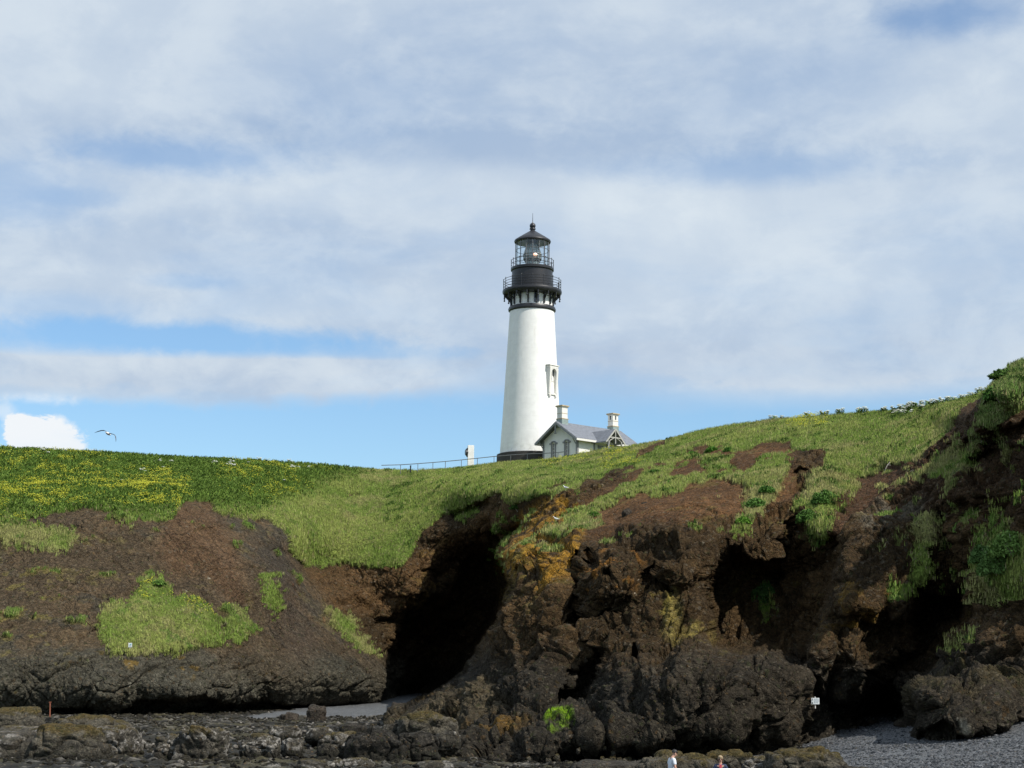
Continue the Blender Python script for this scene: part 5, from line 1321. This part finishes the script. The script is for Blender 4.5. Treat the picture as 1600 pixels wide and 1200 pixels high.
# ============================================================ PEOPLE
def skin_mesh(name, nodes, edges, m, parent=None, root=0, sub=2):
    """nodes: (x, y, z, r) or (x, y, z, rx, ry); a Skin surface smoothed by subdivision"""
    me = bpy.data.meshes.new(name); me.from_pydata([n[:3] for n in nodes], edges, [])
    ob = link(name, me, m, parent); md = ob.modifiers.new('skin', 'SKIN'); md.use_smooth_shade = True; md.branch_smoothing = .3
    sv = me.skin_vertices[0].data if me.skin_vertices else None
    if sv is None:
        bm = bmesh.new(); bm.from_mesh(me); bm.verts.layers.skin.verify(); bm.to_mesh(me); bm.free(); sv = me.skin_vertices[0].data
    for i, n in enumerate(nodes): sv[i].radius = (n[3], n[4] if len(n) > 4 else n[3]); sv[i].use_root = i == root
    s_ = ob.modifiers.new('sub', 'SUBSURF'); s_.levels = s_.render_levels = sub
    return ob
m_skin = mat('skin', (.48, .27, .19), .55, var=.08, vscale=6)
def chain(nodes, edges, start, pts):
    prev = start
    for p in pts: nodes.append(p); edges.append((prev, len(nodes) - 1)); prev = len(nodes) - 1
    return prev
def hand(nodes, edges, wrist_i, wp, d, side, bend):
    """palm and five fingers growing from the wrist along d; side: +1 thumb to +n"""
    d = Vector(d).normalized(); n = Vector((0, 0, 1)).cross(d)
    n = (n if n.length > .1 else Vector((0, 1, 0))).normalized() * side; b = d.cross(n)
    wp = Vector(wp); pm = wp + d * .045
    k0 = chain(nodes, edges, wrist_i, [(*pm, .030, .020)])
    for j, (off, L) in enumerate(((-.026, .060), (-.009, .070), (.009, .075), (.026, .066))):
        a = pm + d * .035 + n * off
        q1 = a + d * L * .45 + b * bend * L * .12; q2 = q1 + d * L * .33 + b * bend * L * .28; q3 = q2 + d * L * .16 + b * bend * L * .25
        chain(nodes, edges, k0, [(*a, .0095), (*q1, .009), (*q2, .008), (*q3, .0065)])
    t0 = pm + n * .030 - d * .01
    chain(nodes, edges, k0, [(*t0, .011), (*(t0 + n * .014 + d * .028 + b * .006), .010), (*(t0 + n * .018 + d * .052 + b * .014), .008)])
def person(loc, rz, pose, mats, label, hgt=1.72):
    root = empty('person', loc, rz); s = hgt / 1.75
    P_ = lambda *a: tuple(x * s for x in a)
    N_, E_ = [], []
    N_.append(P_(0, 0, .95, .135, .10))                                   # pelvis
    ch = pose.get('chest', (0, 0)); hd = pose['head']
    sp1 = chain(N_, E_, 0, [P_(0, ch[0] * .4, 1.10, .125, .09), P_(ch[1], ch[0], 1.30, .155, .10)])
    nk = chain(N_, E_, sp1, [P_(ch[1], ch[0] * 1.1, 1.42, .075, .06), P_(hd[0] * .4, ch[0] + hd[1] * .35, 1.48, .054, .054)])
    hx, hy, hz = hd[0], ch[0] + hd[1], 1.605 + hd[2]
    chain(N_, E_, nk, [P_(hx, hy - .005, hz - .065, .060, .066), P_(hx, hy, hz, .076, .090), P_(hx, hy - .012, hz + .065, .066, .078), P_(hx, hy - .012, hz + .10, .030, .036)])
    for sd, (el, wr, hd_) in zip((-1, 1), pose['arms']):
        k = chain(N_, E_, sp1, [P_(sd * .165, ch[0], 1.385, .058), P_(*el, .042), P_(*wr, .028)])
        dv = (Vector(wr) - Vector(el)).normalized(); hand(N_, E_, k, Vector(wr) * s, dv, -sd, .9)
    for sd, (hy_, fy) in zip((-1, 1), pose['legs']):
        chain(N_, E_, 0, [P_(sd * .095, hy_ * .2, .84, .092), P_(sd * .10, hy_, .50, .062), P_(sd * .10, fy - .02, .10, .040), P_(sd * .10, fy, .05, .038), P_(sd * .105, fy + .14, .035, .035)])
    body = skin_mesh('body', N_, E_, m_skin, root)
    # face: nose, ears, eyes, mouth
    tilt = pose.get('nod', 0); HM_ = Matrix.Translation(P_(hx, hy, hz)) @ Matrix.Rotation(-tilt, 4, 'X')
    f = MB(); f.tube((0, .085, .012), (0, .112, -.022), .009, .015, 8); f.ball((0, .104, -.024), (.014, .013, .010), 8, 6)
    for sd in (-1, 1): f.ball((sd * .078, -.005, -.01), (.010, .022, .032), 8, 6)
    f.xf(HM_); f.build('nose_and_ears', m_skin, root, True)
    f = MB(); f.ball((0, .088, -.055), (.024, .007, .006), 10, 6); f.xf(HM_); f.build('mouth', mats['lip'], root, True)
    for sd in (-1, 1): f = MB(); f.ball((sd * .032, .080, .014), (.012, .008, .007), 8, 6); f.xf(HM_); f.build('eye', mats['eye'], root, True)
    h = MB(); vs, fs = ICO[4]; q = np.random.default_rng(int(hgt * 100))
    hr = fbm(vs * 3.0, 1.2, 3, .6, 5)
    X = vs * (.089, .106, .098) * (1 + .10 * hr[:, None]) + (0, -.016, .028)
    front = (vs[:, 1] > .05) & (vs[:, 2] < mats['fringe'])
    X[front] = (vs * (.070, .080, .085) + (0, -.012, .02))[front]
    low = (vs[:, 2] < -.55); X[low] = (vs * (.06, .07, .075) + (0, -.02, .03))[low]
    me = np_mesh('hair', X, fs, True); ho = link('hair', me, mats['hair'], root); me.transform(HM_)
    # clothes a little outside the body
    c = .016; TN, TE = [P_(0, 0, .93, .15 + c, .115 + c)], []
    a = chain(TN, TE, 0, [P_(0, ch[0] * .4, 1.10, .135 + c, .10 + c), P_(ch[1], ch[0], 1.30, .165 + c, .11 + c), P_(ch[1], ch[0] * 1.1, 1.435, .084, .072)])
    for sd, (el, wr, hd_) in zip((-1, 1), pose['arms']):
        sh = Vector((sd * .165, ch[0], 1.385)); ell = Vector(el); wrr = Vector(wr); L_ = mats['sleeve']
        pts = [P_(*sh, .064 + c)]
        if L_ < 1: pts.append(P_(*(sh.lerp(ell, L_)), .056 + c))
        else: pts += [P_(*ell, .048 + c), P_(*(ell.lerp(wrr, .9)), .036 + c)]
        chain(TN, TE, 2, pts)
    skin_mesh('shirt' if mats['sleeve'] < 1 else 'jacket', TN, TE, mats['top'], root)
    TN, TE = [P_(0, 0, .94, .142 + c, .108 + c)], []
    for sd, (hy_, fy) in zip((-1, 1), pose['legs']): chain(TN, TE, 0, [P_(sd * .098, hy_ * .2, .82, .098 + c), P_(sd * .10, hy_, .50, .070 + c), P_(sd * .10, fy - .02, .11, .052 + c)])
    skin_mesh('trousers', TN, TE, mats['legs'], root)
    for sd, (hy_, fy) in zip((-1, 1), pose['legs']): skin_mesh('shoe', [P_(sd * .10, fy - .04, .06, .05), P_(sd * .10, fy + .05, .045, .048), P_(sd * .105, fy + .17, .035, .038)], [(0, 1), (1, 2)], mats['shoe'], root)
    return tag(root, label, 'person'), HM_
lip = mat('lips', (.35, .12, .10), .5); eye = mat('eyes', (.03, .025, .02), .3); shoe = mat('shoe_leather', (.05, .045, .04), .6)
def foot(u, vh, Y, h): p = V(u, vh, Y); return (p.x, p.y, p.z - h)
person(foot(1048.0, 1171.2, 60, 1.70), R(-72), {'chest': (.05, 0), 'head': (0, .10, -.02), 'nod': R(32), 'arms': [((-.27, .02, 1.10), (-.24, .20, .90), 0), ((.27, .05, 1.10), (.24, .26, .92), 0)], 'legs': [(.10, .16), (-.02, -.14)]},
       {'lip': lip, 'eye': eye, 'hair': mat('dark_hair', (.018, .014, .012), .5), 'fringe': .30, 'top': mat('white_shirt', (.62, .66, .72), .8, var=.12, vscale=7), 'sleeve': .72, 'legs': mat('denim', (.06, .08, .13), .85), 'shoe': shoe},
       'person in a white short-sleeved shirt looking down, turned to the right, at the bottom edge', 1.74)
pr, hm = person(foot(1125.5, 1180.3, 59, 1.66), R(176), {'chest': (.02, 0), 'head': (0, .02, 0), 'nod': R(6), 'arms': [((-.28, .0, 1.12), (-.25, .16, .92), 0), ((.28, .0, 1.12), (.25, .14, .90), 0)], 'legs': [(.08, .10), (-.03, -.10)]},
       {'lip': lip, 'eye': eye, 'hair': mat('sandy_hair', (.30, .22, .13), .6, var=.3, vscale=30), 'fringe': .42, 'top': mat('navy_jacket', (.018, .030, .075), .7, var=.2), 'sleeve': 1, 'legs': mat('dark_trousers', (.03, .03, .035), .85), 'shoe': shoe},
       'person with sandy hair and sunglasses in a navy jacket over a pink top, facing out', 1.68)
m = MB()
for sd in (-1, 1): m.box((sd * .034, .097, .014), (.056, .012, .034), bev=.008)
m.box((0, .100, .020), (.02, .008, .008)); m.box((-.075, .04, .018), (.006, .11, .008)); m.box((.075, .04, .018), (.006, .11, .008))
m.xf(hm); m.build('sunglasses', mat('dark_lens', (.012, .012, .014), .15), pr)
m = MB(); m.prism([(-.05, 1.42), (.05, 1.42), (.012, 1.22), (-.012, 1.22)], .118, .140); m.xf(Matrix.Diagonal((.96, 1.0, .96, 1))); m.build('collar', mat('pink_top', (.55, .06, .10), .8), pr)
